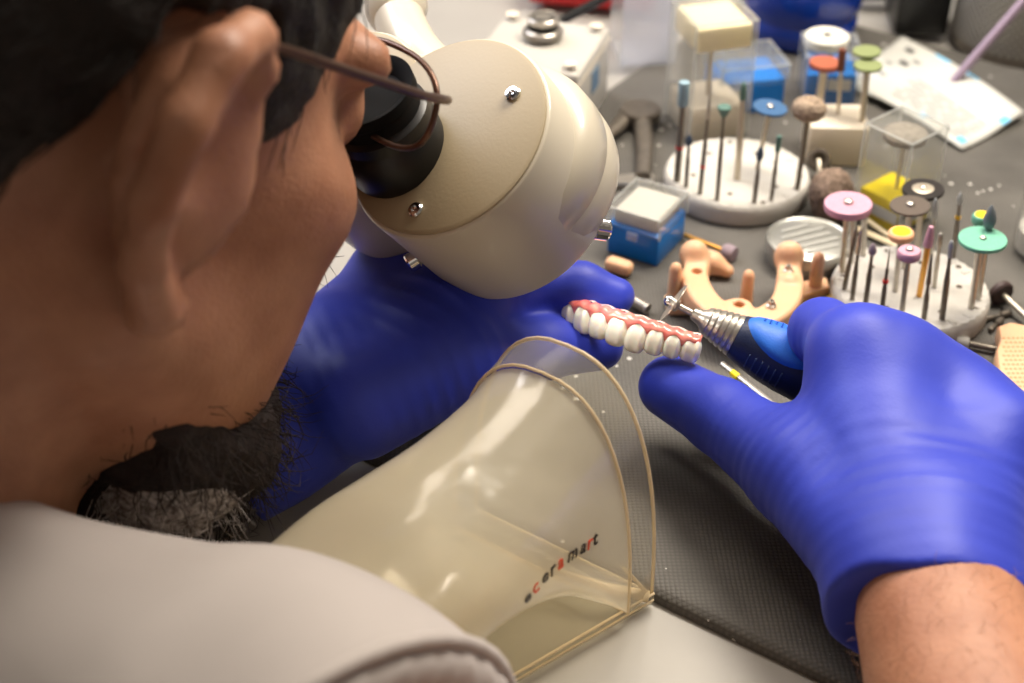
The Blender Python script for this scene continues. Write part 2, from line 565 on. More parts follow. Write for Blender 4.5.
BUR_N = {}
def bur(name, label, base, top, head, r, hl, hm, shank=None, sr=0.00115, zb=HT, cat='bur', band=None, centre=False,
        screw=None, neck=None, group=None, BT=None, sink=0.004):
    B, T = BT if BT is not None else stem_axis(base, top, zb)
    ax = unit(T - B); L = np.linalg.norm(T - B)
    if centre: L = L + hl / 2
    shank = shank or M['steel']
    t = thing(name, label, cat, B, group)
    nk = neck or 0.0007
    hs = L - hl
    pr = [(sr * 0.9, -sink), (sr, -sink + 0.0003), (sr, hs * 0.62), (sr * 0.85, hs * 0.7), (nk, hs * 0.86), (nk, hs + hl * 0.2)]
    if neck is not None and neck >= sr: pr = [(sr, -sink), (sr, hs + hl * 0.2)]
    MB().lathe(B, ax, pr, 16).build('shank', shank, t)
    h0 = hs
    sh = {
        'flame': [(0.4, 0), (0.8, .15), (1, .38), (.92, .55), (.6, .78), (.25, .94), (.05, 1)],
        'drop': [(.45, 0), (.75, .12), (1, .3), (.95, .45), (.7, .7), (.3, .95), (.1, 1)],
        'cyl': [(.9, 0), (1, .04), (1, .96), (.92, 1), (.05, 1)],
        'taper': [(.8, 0), (1, .05), (.95, .4), (.7, .8), (.5, .97), (.2, 1)],
        'needle': [(1, 0), (.9, .2), (.6, .6), (.25, .97), (.1, 1)],
        'invcone': [(.3, 0), (.45, .15), (.9, .7), (1, .85), (.85, .97), (.3, 1)],
        'wheel': [(.5, 0), (.88, .04), (1, .25), (1, .75), (.88, .96), (.3, 1)],
        'disc': [(.2, 0), (.985, 0), (1, .2), (1, .8), (.985, 1), (.1, 1)],
        'bullet': [(.7, 0), (1, .06), (1, .5), (.85, .78), (.5, .95), (.1, 1)],
    }
    if head == 'fuzzy':
        rr = random.Random(5)
        f = MB(); n = 22
        f.ell(B + ax * (L - hl / 2), (r * .93, r * .93, hl * .47), frameR(ax), 64, 36,
              fn=lambda p: p * (1 + 0.07 * math.sin(p[0] * 3300) * math.sin(p[1] * 2900 + p[2] * 3000) + rr.uniform(-.06, .05)))
        f.build('brush', hm, t, 180)
    else:
        MB().lathe(B + ax * h0, ax, [(max(q * r, 0.00008), z * hl) for q, z in sh[head]], 32).build('head', hm, t)
    if screw is not None:
        MB().lathe(B + ax * (L - 0.0002), ax, [(screw * 1.0, 0), (screw, screw * .3), (screw * .85, screw * .7), (screw * .45, screw * .95), (screw * .1, screw)], 20).build('screw', M['steel'], t)
        if head == 'disc':
            MB().lathe(B + ax * (hs - 0.0016), ax, [(sr, 0), (screw * 1.1, .0004), (screw * 1.1, .0016)], 20).build('collar', M['steel'], t)
    if band is not None:
        bm_, pos, bl = band
        MB().lathe(B + ax * (L * pos), ax, [(sr * 1.08, 0), (sr * 1.12, .0001), (sr * 1.12, bl), (sr * 1.08, bl + .0001)], 16).build('band', bm_, t)
    return t
def frameR(ax):
    u, w, a = frame(ax); return basis(u, w, a)

pk = colour('pink_stone', (200, 150, 168), 0.7, noise=0.1, nscale=700, bump=0.4, bscale=1500)
mint = colour('mint_stone', (112, 178, 152), 0.65, noise=0.08, nscale=700, bump=0.4, bscale=1500)
lb = colour('light_blue_stone', (138, 164, 176), 0.6)
dbl = colour('dark_blue_abrasive', (56, 70, 88), 0.5)
grn = colour('grey_green_stone', (84, 116, 106), 0.6)
dsc = colour('blue_rubber_disc', (62, 98, 138), 0.4)
org = colour('orange_rubber', (162, 86, 60), 0.6)
olv = colour('olive_green_rubber', (124, 134, 88), 0.6)
brn = colour('brown_rubber', (112, 62, 44), 0.6)
mauve = colour('grey_mauve_stone', (142, 126, 134), 0.7)
pch = colour('peach_rubber', (226, 172, 130), 0.6)
yel = colour('bright_yellow_rubber', (244, 206, 10), 0.6)
blk = colour('black_rubber_disc', (30, 24, 22), 0.45)
dgr = colour('dark_grey_disc', (96, 86, 78), 0.5, metal=0.4)
slv = colour('diamond_grit', (176, 178, 176), 0.5, metal=0.6, bump=0.5, bscale=3000)
gfl = colour('grey_stone', (106, 112, 116), 0.55)
redb = colour('red_band', (206, 40, 32), 0.5)
yelb = colour('yellow_band', (228, 178, 30), 0.5)
DS = M['darksteel']

# back holder
B_ = 'burs in the back holder'
bur('mounted_stone', 'light blue cylinder stone on thick dark shank, leftmost in back holder', (677, 181), (684.5, 82), 'cyl', 0.0025, 0.0115, lb, DS, 0.0016, band=(redb, .34, .001), neck=0.0012, cat='grinding stone', group=B_)
bur('carbide_bur', 'short dark bur with small blue-grey flame tip, beside light blue stone', (686, 187), (689.5, 134), 'flame', 0.0016, 0.006, dbl, DS, 0.001, group=B_)
bur('carbide_bur', 'thin tall silver bur with pointed tip and red band, back holder', (700, 194), (711.5, 80), 'needle', 0.0009, 0.019, M['steel'], DS, 0.00105, band=(redb, .24, .0012), group=B_)
bur('mounted_stone', 'grey-green inverted cone stone on thin dark shank, back holder', (717, 200), (724.5, 106), 'invcone', 0.0032, 0.0052, grn, DS, 0.001, cat='grinding stone', group=B_)
bur('mounted_stone', 'thick tall silver bur with green point, front of tall clear box', (737, 179), (744, 82), 'bullet', 0.0015, 0.009, grn, M['pin'], 0.0016, neck=0.0013, cat='grinding stone', group=B_)
bur('polishing_disc', 'flat blue polishing disc with centre screw, back holder', (757, 169), (770, 108), 'disc', 0.0080, 0.0012, dsc, M['pin'], 0.0011, centre=True, screw=0.0017, neck=0.0011, cat='polishing disc', group=B_)
bur('carbide_bur', 'dark bur with blue-black flame tip below the blue disc', (754, 203), (761, 146), 'flame', 0.0017, 0.0075, dbl, DS, 0.00105, group=B_)
bur('mounted_stone', 'slim bur with grey-green pencil tip right of blue disc', (771, 201), (779.5, 136), 'cyl', 0.0012, 0.0075, grn, DS, 0.00095, cat='grinding stone', group=B_)
bur('bristle_brush', 'tan fuzzy bristle brush on steel shank, rightmost in back holder', (797, 189), (809, 109), 'fuzzy', 0.0080, 0.0115, M['fuzzlight'], DS, 0.00125, centre=True, neck=0.00125, cat='brush', group=B_)

# front holder
F_ = 'burs in the front holder'
bur('grinding_stone', 'large pink grinding wheel with domed steel screw, front holder', (842, 272), (848, 206), 'disc', 0.0098, 0.0030, pk, M['pin'], 0.0013, centre=True, screw=0.0021, neck=0.0013, cat='grinding wheel', group=F_)
bur('carbide_bur', 'steel shank standing behind the large pink wheel, left one', (851, 262), (854, 214), 'cyl', 0.0013, 0.004, M['steel'], M['steel'], 0.0013, neck=0.0013, group=F_)
bur('carbide_bur', 'steel shank standing behind the large pink wheel, right one', (863, 255), (865, 212), 'cyl', 0.0013, 0.004, M['steel'], M['steel'], 0.0013, neck=0.0013, group=F_)
bur('carbide_bur', 'dark slim bur under left side of large pink wheel', (844, 290), (857, 226), 'taper', 0.001, 0.012, DS, DS, 0.00105, group=F_)
bur('carbide_bur', 'steel slim bur in front under large pink wheel', (852, 300), (861, 229), 'taper', 0.001, 0.012, M['steel'], DS, 0.00105, group=F_)
bur('mounted_stone', 'small mauve-grey flame stone on dark shank, right of pink wheel', (865, 308), (873.5, 243), 'drop', 0.0017, 0.0058, mauve, DS, 0.0011, cat='grinding stone', group=F_)
bur('diamond_bur', 'needle-thin diamond bur with red band, front holder', (881, 316), (890, 248), 'needle', 0.0006, 0.012, M['steel'], DS, 0.00105, band=(redb, .5, .0011), group=F_)
t = bur('rubber_polisher', 'peach polishing wheel with yellow top, middle of front holder', (895, 291), (901, 235), 'wheel', 0.0052, 0.0036, pch, M['steel'], 0.00115, centre=True, neck=0.00115, cat='polishing wheel', group=F_)
B, T = stem_axis((895, 291), (901, 235), HT); ax = unit(T - B)
MB().lathe(T + ax * 0.0018, ax, [(0.0037, -0.0002), (0.0037, 0.00015), (0.0002, 0.0002)], 28).build('yellow_top', yel, t)
bur('grinding_stone', 'small pink grinding wheel with steel screw, below the peach wheel', (901, 318), (909, 254), 'wheel', 0.0047, 0.0040, pk, M['steel'], 0.00115, centre=True, screw=0.0016, neck=0.00115, cat='grinding wheel', group=F_)
bur('mounted_stone', 'pink pencil stone on gold shank, front holder', (919, 296), (931.5, 226), 'taper', 0.0019, 0.0098, pk, M['gold'], 0.00125, neck=0.00125, cat='grinding stone', group=F_)
bur('diamond_bur', 'silver grit bur rising behind the pink pencil stone', (930, 268), (936, 198), 'bullet', 0.0011, 0.010, slv, M['steel'], 0.0009, group=F_)
t = bur('polishing_disc', 'black rubber disc with silver centre, top of front holder', (917, 247), (923, 190), 'disc', 0.0088, 0.0016, blk, M['pin'], 0.0013, centre=True, screw=0.0015, neck=0.0013, cat='polishing disc', group=F_)
B, T = stem_axis((917, 247), (923, 190), HT); ax = unit(T - B)
MB().lathe(T + ax * 0.0008, ax, [(0.0046, -0.0002), (0.0046, 0.00012), (0.0042, 0.0003), (0.0015, 0.0003)], 28).build('washer', M['pin'], t)
bur('polishing_disc', 'dark grey thin disc with steel hub, half under the black disc', (904, 268), (910, 206), 'disc', 0.0083, 0.0010, dgr, M['steel'], 0.0013, centre=True, screw=0.0018, neck=0.0013, cat='polishing disc', group=F_)
bur('carbide_bur', 'short steel bur standing behind the pink pencil stone', (934, 287), (941, 233), 'bullet', 0.0011, 0.006, M['steel'], M['steel'], 0.001, group=F_)
bur('carbide_bur', 'dark plain tapered bur in front of the gold shank', (924, 318), (932, 254), 'needle', 0.00105, 0.014, DS, DS, 0.00115, group=F_)
bur('carbide_bur', 'dark bur with bright rounded tip, front right of front holder', (942, 319), (952, 240), 'bullet', 0.0012, 0.008, slv, DS, 0.00125, group=F_)
bur('diamond_bur', 'tall diamond bur with silver flame tip and yellow band', (953, 258), (961, 192), 'flame', 0.0013, 0.0062, slv, DS, 0.001, band=(yelb, .60, .0013), group=F_)
bur('polishing_disc', 'mint green flat disc with steel screw, right of front holder', (971, 308), (982.5, 240), 'disc', 0.0095, 0.0016, mint, M['steel'], 0.0013, centre=True, screw=0.0014, neck=0.0013, cat='polishing disc', group=F_)
t = bur('rubber_polisher', 'small mint wheel with yellow top behind mint disc', (974, 285), (982, 219), 'wheel', 0.0041, 0.0042, mint, M['steel'], 0.0011, centre=True, neck=0.0011, cat='polishing wheel', group=F_)
B, T = stem_axis((974, 285), (982, 219), HT); ax = unit(T - B)
MB().lathe(T + ax * 0.0021, ax, [(0.0030, -0.0002), (0.0030, 0.00015), (0.0002, 0.0002)], 28).build('yellow_top', yel, t)
bur('mounted_stone', 'grey flame stone rising behind the mint disc', (978, 299), (992, 205), 'flame', 0.0026, 0.0115, gfl, M['steel'], 0.00125, neck=0.0012, cat='grinding stone', group=F_)

# ================================================================== clear display boxes with a base and a wheel on a pin
def clear_box(mb_, c, w, d, z0, z1, R, th=0.0011):
    """five thin walls open at the bottom"""
    for sx in (-1, 1):
        mb_.box(c + R @ V(sx * (w / 2 - th / 2), 0, 0) + V(0, 0, (z0 + z1) / 2), (th, d, z1 - z0), R)
    for sy in (-1, 1):
        mb_.box(c + R @ V(0, sy * (d / 2 - th / 2), 0) + V(0, 0, (z0 + z1) / 2), (w - 2 * th, th, z1 - z0), R)
    mb_.box(c + V(0, 0, z1 - th / 2), (w - 2 * th, d - 2 * th, th), R)
    return mb_
def edges(mb_, c, w, d, z0, z1, R, r=0.0005):
    P = [c + R @ V(sx * w / 2, sy * d / 2, 0) for sx, sy in ((-1, -1), (1, -1), (1, 1), (-1, 1))]
    for i in range(4):
        a, b = P[i], P[(i + 1) % 4]
        mb_.tube([a + V(0, 0, z1), b + V(0, 0, z1)], r, 8)
        mb_.tube([a + V(0, 0, z0), a + V(0, 0, z1)], r, 8)
    return mb_
def display_box(name, label, corner_px, yaw, w, d, h, bh, bmat, cat='box', z=0.0):
    """corner_px: where the nearest lower corner stands"""
    R = rotz(yaw)
    k = at(*corner_px, z)
    c = k + R @ V(w / 2, d / 2, 0)
    t = thing(name, label, cat, c)
    MB().box(c + V(0, 0, bh / 2), (w - .003, d - .003, bh), R, 0.0008).build('base', bmat, t)
    clear_box(MB(), c, w, d, 0.0, h, R).build('cover', M['clear'], t)
    edges(MB(), c, w, d, 0.0, h, R).build('cover_edge', M['clearedge'], t)
    return t, c, R

# tall box holding a square cream polisher
t, c, R = display_box('polisher_box', 'tall clear box over white base, at the back', (688, 145), math.radians(16), 0.0315, 0.033, 0.063, 0.018, M['cream'])
MB().cyl(c + V(0, 0, .017), c + V(0, 0, .049), 0.0013).build('pin', M['pin'], t)
blk_ = thing('polishing_block', 'square cream felt block on a pin inside the tall clear box', 'polishing block', c + V(0, 0, .048))
MB().box(c + V(0, 0, .0542), (0.0285, 0.0300, 0.0125), R, 0.0012).build('felt', M['felt'], blk_)
MB().lathe(c + V(0, 0, .0603), (0, 0, 1), [(.005, 0), (.005, .0002), (.0005, .0003)], 24).build('washer', M['felt'], blk_)

# box with yellow base and a grey bristle wheel
t, c, R = display_box('brush_box', 'clear box with yellow base, behind the black disc', (896, 238), math.radians(40), 0.0255, 0.0255, 0.0475, 0.0155, M['yellow'])
MB().cyl(c + V(0, 0, .015), c + V(0, 0, .044), 0.0009).build('pin', M['pin'], t)
MB().box(c + R @ V(0, -0.0131, 0) + V(0, 0, .0085), (0.0262, 0.0004, 0.006), R).build('label_band', M['paper'], t)
for i in range(5):
    MB().box(c + R @ V(-0.0105 + i * .0016, -0.0134, 0) + V(0, 0, .0098), (0.001, 0.0002, 0.0016), R).build('print', M['darkink'], t)
MB().box(c + R @ V(-0.0126, 0, 0) + V(0, 0, .0085), (0.0004, 0.0226, 0.0052), R).build('label_band', M['paper'], t)
for i in range(5):
    MB().box(c + R @ V(-0.0129, .009 - i * .0016, 0) + V(0, 0, .0095), (0.0002, 0.001, 0.0016), R).build('print', M['darkink'], t)
bw = thing('bristle_polisher', 'grey bristle wheel on pin inside the clear yellow-based box', 'brush', c + V(0, 0, .040))
MB().lathe(c + V(0, 0, .040), (0, 0, 1), [(.004, 0), (.0092, .0004), (.0098, .002), (.0094, .0042), (.004, .0048), (.001, .0046)], 40, rmod=lambda q, i: 1 + .03 * math.sin(23 * q)).build('bristles', M['greybristle'], bw, 180)

# box with blue base and a round white felt wheel
t, c, R = display_box('felt_box', 'clear box with blue base, behind the orange disc', (801, 107), math.radians(-4), 0.028, 0.03, 0.028, 0.018, M['blue'])
MB().cyl(c + V(0, 0, .017), c + V(0, 0, .028), 0.0012).build('pin', M['pin'], t)
MB().box(c + R @ V(0.004, -0.01505, 0) + V(0, 0, .013), (0.012, 0.0003, 0.006), R).build('label_band', M['paper'], t)
fw = thing('felt_polisher', 'round white felt wheel with dark hub on the blue-based clear box', 'polishing wheel', c + V(0, 0, .0282))
cw = c + R @ V(-0.003, 0, 0)
MB().lathe(cw + V(0, 0, .0282), (0, 0, 1), [(.0085, 0), (.0112, .0006), (.0114, .005), (.0105, .0058), (.0002, .0058)], 40).build('felt', M['whitefelt'], fw)
MB().lathe(cw + V(0, 0, .0340), (0, 0, 1), [(.0024, -.0002), (.0024, .0002), (.0008, .0004)], 20).build('hub', M['darksteel'], fw)

# blue box with clear lid, behind the blue disc
R = rotz(math.radians(12)); c = at(745, 113, 0) + R @ V(0.003, 0.013, 0)
t = thing('storage_box', 'small blue box with clear lid, right of tall clear box', 'box', c)
MB().box(c + V(0, 0, .009), (0.034, 0.028, 0.018), R, .001).build('tray', M['blue'], t)
clear_box(MB(), c, 0.036, 0.030, 0.016, 0.026, R).build('lid', M['clear'], t)
edges(MB(), c, 0.036, 0.030, 0.016, 0.026, R).build('lid_edge', M['clearedge'], t)
MB().box(c + R @ V(-.009, -.0142, 0) + V(0, 0, .012), (.008, .0003, .004), R).build('label_band', M['paper'], t)

# blue box with white foam under a clear lid, nearer
R = rotz(math.radians(31)); k = at(657, 267, 0)
c = k + R @ V(-0.0130, 0.0115, 0) + R @ V(0.0, 0.002, 0)
EX = unit(at(684, 238) - at(657, 267)); EY = unit(at(606, 252) - at(657, 267))
w_, d_ = np.linalg.norm(at(684, 238) - k), np.linalg.norm(at(606, 252) - k)
EY = unit(EY - EX * (EX @ EY)); c = k + EX * w_ / 2 + EY * d_ / 2; R = basis(EX, EY, V(0, 0, 1))
t = thing('tooth_box', 'blue box with clear lid left of the gold-shanked stone', 'box', c)
MB().box(c + V(0, 0, .0075), (w_, d_, .015), R, .0009).build('tray', M['blue'], t)
MB().box(c - EX * w_ / 2 - EX * .0006 + V(0, 0, .012), (.002, .005, .0036), R, .0004).build('latch', M['frost'], t)
fo = thing('foam_insert', 'white foam pad lying in the blue box under its clear lid', 'foam pad', c + V(0, 0, .015))
MB().box(c + V(0, 0, .0185), (w_ - .004, d_ - .004, .0066), R, .001).build('pad', M['plaster'], fo)
clear_box(MB(), c, w_ + .0006, d_ + .0006, .0135, .0235, R, .0008).build('lid', M['clear'], t)
edges(MB(), c, w_ + .0006, d_ + .0006, .0135, .0235, R, .0005).build('lid_edge', M['clearedge'], t)

# ================================================================== cream block with polishers
R = rotz(math.radians(-3)); k = at(806, 166, 0); wB = (864 - 806) * pix(k)[2] / F
c = k + R @ V(wB / 2, 0.013, 0)
t = thing('polisher_stand', 'cream block holding orange and green polishers', 'bur holder', c)
MB().box(c + V(0, 0, .0105), (wB, .026, .021), R, .0012).build('block', M['cream'], t)
P_ = 'polishers in the cream block'
BZ = .021
bur('polishing_disc', 'orange rubber disc on a thick pale shank, cream block', (818, 108), (825, 64), 'disc', .0075, .0022, org, M['pin'], .0021, zb=BZ, centre=True, neck=.0021, cat='polishing disc', group=P_)
bur('polishing_point', 'brown rubber cylinder point beside the orange disc', (838, 114), (842.5, 49), 'cyl', .0018, .011, brn, M['pin'], .0010, zb=BZ, neck=.001, cat='polishing point', group=P_)
bur('polishing_disc', 'olive green rubber disc, the nearer and lower of two on the cream block', (862, 121), (868, 66), 'disc', .0067, .0014, olv, M['pin'], .0014, zb=BZ, centre=True, neck=.0014, cat='polishing disc', group=P_)
bur('polishing_disc', 'olive green rubber disc, the farther and higher of two on cream block', (862, 111), (867, 52), 'disc', .0067, .0014, olv, M['pin'], .0012, zb=BZ, centre=True, neck=.0012, cat='polishing disc', group=P_)

# ================================================================== white control box with a round button
k = at(579, 138, 0); T0 = 0.040
top = [at(579, 70, T0), at(611, 22, T0), at(512, 4, T0), at(485, 38, T0)]
EX = unit(top[1] - top[0]); EX[2] = 0; EX = unit(EX)
EY = np.array([-EX[1], EX[0], 0])
w_ = np.linalg.norm(top[1] - top[0]); d_ = (np.linalg.norm(top[3] - top[0]) + np.linalg.norm(top[2] - top[1])) / 2
c = top[0] + EX * w_ / 2 + EY * d_ / 2; c[2] = 0
R = basis(EX, EY, V(0, 0, 1))
t = thing('control_box', 'white square control box with round push button behind the microscope', 'control box', c)
MB().box(c + V(0, 0, T0 / 2 - .003), (w_, d_, T0 - .006 + .006), R, .0025, 3).build('housing', M['white'], t)
MB().box(c + V(0, 0, T0 * .78), (w_ + .0006, d_ + .0006, .0007), R).build('lid_seam', M['cream'], t)
for sx in (-1, 1):
    for sy in (-1, 1):
        q = c + EX * sx * (w_ / 2 - .006) + EY * sy * (d_ / 2 - .006) + V(0, 0, T0)
        MB().lathe(q, (0, 0, 1), [(.0034, -.0004), (.0034, .0001), (.0026, .0002), (.0024, -.0001), (.0003, -.0001)], 20).build('screw_recess', M['cream'], t)
q = at(543, 33, T0); q = c + EX * ((q - c) @ EX) + EY * ((q - c) @ EY) + V(0, 0, T0)
b_ = MB().lathe(q, (0, 0, 1), [(.0105, 0), (.0105, .0012), (.0098, .0022), (.0085, .003)], 36).build('button_ring', M['steel'], t)
MB().lathe(q, (0, 0, 1), [(.0078, .002), (.0078, .0055), (.0072, .0062)], 36).build('button_body', M['rubber'], t)
MB().lathe(q, (0, 0, 1), [(.0078, .0060), (.0082, .0068), (.0082, .0085), (.0074, .0092), (.0062, .0088), (.0002, .0086)], 36).build('button_cap', M['steel'], t)
MB().lathe(q, (0, 0, 1), [(.0056, .0086), (.0056, .0091), (.005, .0092), (.0048, .0089)], 36, cap=False).build('button_groove', M['rubber'], t)
MB().box(c + EX * (w_ / 2 + .0002) * 0 - EY * (d_ / 2 + .0002) + EX * .001 + V(0, 0, .021), (.013, .0004, .012), R).build('sticker', M['bluesticker'], t)
cb = MB().tube([c + EX * (w_ / 2 - .002) + EY * .004 + V(0, 0, .030), c + EX * (w_ / 2 + .012) + EY * .002 + V(0, 0, .031), at(604, -2, .036), at(632, -34, .040), at(690, -90, .030), at(760, -150, .003)], .0026, 12).build('cable', M['black'])
tag(cb, 'black cable leaving the white control box past the red object', 'cable')

# red case at the top edge
c = at(590, 2, 0)
t = thing('red_case', 'red plastic case at the top edge behind the white control box', 'case', c)
R = rotz(math.radians(-12))
MB().box(c + V(0.004, 0.012, .010), (.075, .045, .020), R, .003).build('body', M['red'], t)
MB().box(c + V(0.004, 0.012, .022), (.077, .047, .006), R, .002).build('lid', M['red'], t)

# frosted upright container
R = rotz(math.radians(8)); c = at(648, 66, 0) + R @ V(0.0, .016, 0)
t = thing('clear_container', 'upright frosted clear container left of the tall clear box', 'container', c)
bw_, bd_, bh_ = .030, .030, .066
for sx, sy, ww, dd in ((-1, 0, .0012, bd_), (1, 0, .0012, bd_), (0, -1, bw_, .0012), (0, 1, bw_, .0012)):
    MB().box(c + R @ V(sx * bw_ / 2, sy * bd_ / 2, 0) + V(0, 0, bh_ / 2), (ww, dd, bh_), R).build('wall_panel', M['frost'] if sy or sx > 0 else M['clear'], t)
MB().box(c + V(0, 0, .001), (bw_, bd_, .002), R).build('bottom', M['frost'], t)

# deep blue rubber bowl
c = at(802, 45, 0)
t = thing('mixing_bowl', 'glossy deep blue rubber mixing bowl standing at the back', 'bowl', c + V(0, .02, 0))
cc = c + V(0, .016, 0)
MB().lathe(cc, (0, 0, 1), [(.027, 0), (.0305, .003), (.0322, .009), (.0322, .013), (.031, .0155), (.0322, .018), (.0338, .024), (.0338, .036), (.0325, .040), (.0315, .041), (.0318, .05), (.0318, .056), (.0295, .056), (.029, .03), (.02, .012), (.001, .010)], 64).build('shell', M['bowl'], t)

# black case and black plug at the back
c = at(922, 36, 0)
t = thing('black_case', 'black box standing behind the white pouch', 'case', c)
MB().box(c + V(0, .02, .022), (.030, .04, .044), rotz(-.05), .002).build('body', M['black'], t)
MB().box(c + V(0, .02, .046), (.031, .041, .006), rotz(-.05), .002).build('lid', M['rubber'], t)
c = at(868, 8, 0)
t = thing('cable_plug', 'small black plug behind the blue bowl at the top edge', 'plug', c)
MB().cyl(c + V(-.012, .01, .006), c + V(.010, .012, .006), .006).build('body', M['black'], t)
MB().tube([c + V(.010, .012, .006), c + V(.02, .03, .004), c + V(.02, .09, .003)], .002).build('cord', M['rubber'], t)

# white printed pouch
P4 = [at(903, 34, .003), at(1024, 114, .004), at(962, 149, .002), at(842, 83, .003)]
t = thing('sterile_pouch', 'white printed pouch lying behind the clear boxes', 'pouch', sum(P4) / 4)
def on_pouch(u, v, dz=0.0):
    p = (P4[3] * (1 - u) + P4[2] * u) * (1 - v) + (P4[0] * (1 - u) + P4[1] * u) * v
    return p + V(0, 0, .0024 * math.sin(u * 3.1) + .0012 * math.sin(v * 5 + u * 3) + dz)
nu, nv = 26, 16
vs = []; fs = []
for side, dz in ((0, 0), (1, -.0011)):
    for i in range(nu):
        for j in range(nv):
            vs.append(on_pouch(i / (nu - 1), j / (nv - 1), dz))
    o = side * nu * nv
    for i in range(nu - 1):
        for j in range(nv - 1):
            fs.append((o + i * nv + j, o + (i + 1) * nv + j, o + (i + 1) * nv + j + 1, o + i * nv + j + 1))
per = [i * nv for i in range(nu)] + [(nu - 1) * nv + j for j in range(1, nv)] + [i * nv + nv - 1 for i in range(nu - 2, -1, -1)] + [j for j in range(nv - 2, 0, -1)]
for a, b in zip(per, per[1:] + per[:1]):
    fs.append((a, b, nu * nv + b, nu * nv + a))
MB().add(vs, fs).build('sheet', M['paper'], t, 180)
def strip(name, u0, u1, v0, v1, m):
    q = [(u0, v0), (u1, v0), (u1, v1), (u0, v1)]
    n = 6; vs = []; fs = []
    for i in range(n + 1):
        u = u0 + (u1 - u0) * i / n
        vs += [on_pouch(u, v0, .0003), on_pouch(u, v1, .0003)]
    fs = [(2 * i, 2 * i + 2, 2 * i + 3, 2 * i + 1) for i in range(n)]
    MB().add(vs, fs).build(name, m, t)
rr = random.Random(3)
for i in range(6):
    v = .12 + .075 * i
    u = .34 + rr.uniform(0, .08)
    while u < .9:
        l = rr.uniform(.06, .16)
        strip('print_line', u, min(u + l, .93), v, v + .022, M['ink']); u += l + .03
for u, v, du, dv in ((.10, .82, .07, .07), (.16, .60, .07, .08), (.14, .30, .06, .05), (.22, .72, .06, .06), (.1, .5, .05, .05)):
    strip('print_mark', u, u + du, v, v + dv, M['darkink'] if dv > .06 else M['ink'])
for u, v, du, dv in ((.91, .06, .06, .10), (.95, .66, .05, .12), (.3, .955, .12, .03), (.55, .96, .1, .03), (.62, .05, .05, .05)):
    strip('print_spot', u, u + du, v, v + dv, M['blueink'])

# wire mesh pen pot with a purple stick
def mesh_mat():
    m = bpy.data.materials.new('wire_mesh_metal'); m.use_nodes = True
    nt = m.node_tree; b = nt.nodes['Principled BSDF']; N = nt.nodes.new; L = nt.links.new
    b.inputs['Base Color'].default_value = (*lin((160, 156, 148)), 1); b.inputs['Metallic'].default_value = .4; b.inputs['Roughness'].default_value = .45
    uv = N('ShaderNodeUVMap'); sx = N('ShaderNodeSeparateXYZ'); L(uv.outputs[0], sx.inputs[0])
    def wave(a, b_, k, off):
        s = N('ShaderNodeMath'); s.operation = 'MULTIPLY_ADD'; L(sx.outputs[a], s.inputs[0]); s.inputs[1].default_value = k; s.inputs[2].default_value = off
        si = N('ShaderNodeMath'); si.operation = 'SINE'; L(s.outputs[0], si.inputs[0]); return si
    s1, s2 = wave(0, 0, 2 * math.pi * 56, 0), wave(1, 0, 2 * math.pi * 20, 0)
    ml = N('ShaderNodeMath'); ml.operation = 'MULTIPLY'; L(s1.outputs[0], ml.inputs[0]); L(s2.outputs[0], ml.inputs[1])
    gt = N('ShaderNodeMath'); gt.operation = 'LESS_THAN'; L(ml.outputs[0], gt.inputs[0]); gt.inputs[1].default_value = 0.22
    mr = N('ShaderNodeMapRange'); L(gt.outputs[0], mr.inputs['Value']); mr.inputs['To Min'].default_value = .45; L(mr.outputs[0], b.inputs['Alpha'])
    mc = N('ShaderNodeMix'); mc.data_type = 'RGBA'; L(gt.outputs[0], mc.inputs[0]); mc.inputs[6].default_value = (.01, .01, .01, 1); mc.inputs[7].default_value = (*lin((150, 146, 138)), 1); L(mc.outputs[2], b.inputs['Base Color'])  # openings painted near black, standing in for the shade inside the pot
    return m
c = at(1030, 62, 0) + V(0.004, .03, 0)
t = thing('pen_pot', 'round silver wire mesh pen pot at the upper right corner', 'pen holder', c)
seg = 96; r0 = .040; h0 = .095
me_b = MB().lathe(c, (0, 0, 1), [(r0, .004), (r0 * 1.04, h0)], seg, cap=False)
po = me_b.build('mesh_wall', mesh_mat(), t)
uvl = po.data.uv_layers.new(name='UVMap')
for poly in po.data.polygons:
    an = []
    for li in poly.loop_indices:
        co = po.data.vertices[po.data.loops[li].vertex_index].co
        an.append(math.atan2(co.y, co.x) / (2 * math.pi) % 1.0)
    if max(an) - min(an) > .5: an = [a + 1 if a < .5 else a for a in an]
    for li, a in zip(poly.loop_indices, an):
        z = po.data.vertices[po.data.loops[li].vertex_index].co.z
        uvl.data[li].uv = (a, z / h0)
MB().lathe(c, (0, 0, 1), [(r0 * .98, 0), (r0 * 1.01, 0), (r0 * 1.01, .005), (r0 * .98, .005)], 64).build('bottom_ring', M['darksteel'], t)
MB().lathe(c, (0, 0, 1), [(r0 * 1.03, h0 - .002), (r0 * 1.06, h0 - .002), (r0 * 1.06, h0 + .002), (r0 * 1.03, h0 + .002), (r0 * 1.03, h0 - .002)], 64, cap=False).build('rim', M['darksteel'], t)
ps = MB(); a = at(953, 82, .004); b = c + V(.004, -.0462, .082)
ps.tube([a, a * .5 + b * .5, b], .0024, 14)
tag(ps.build('stirring_stick', colour('pale_purple_plastic', (148, 130, 148), .4)), 'pale purple stick leaning inside the mesh pen pot', 'stick')

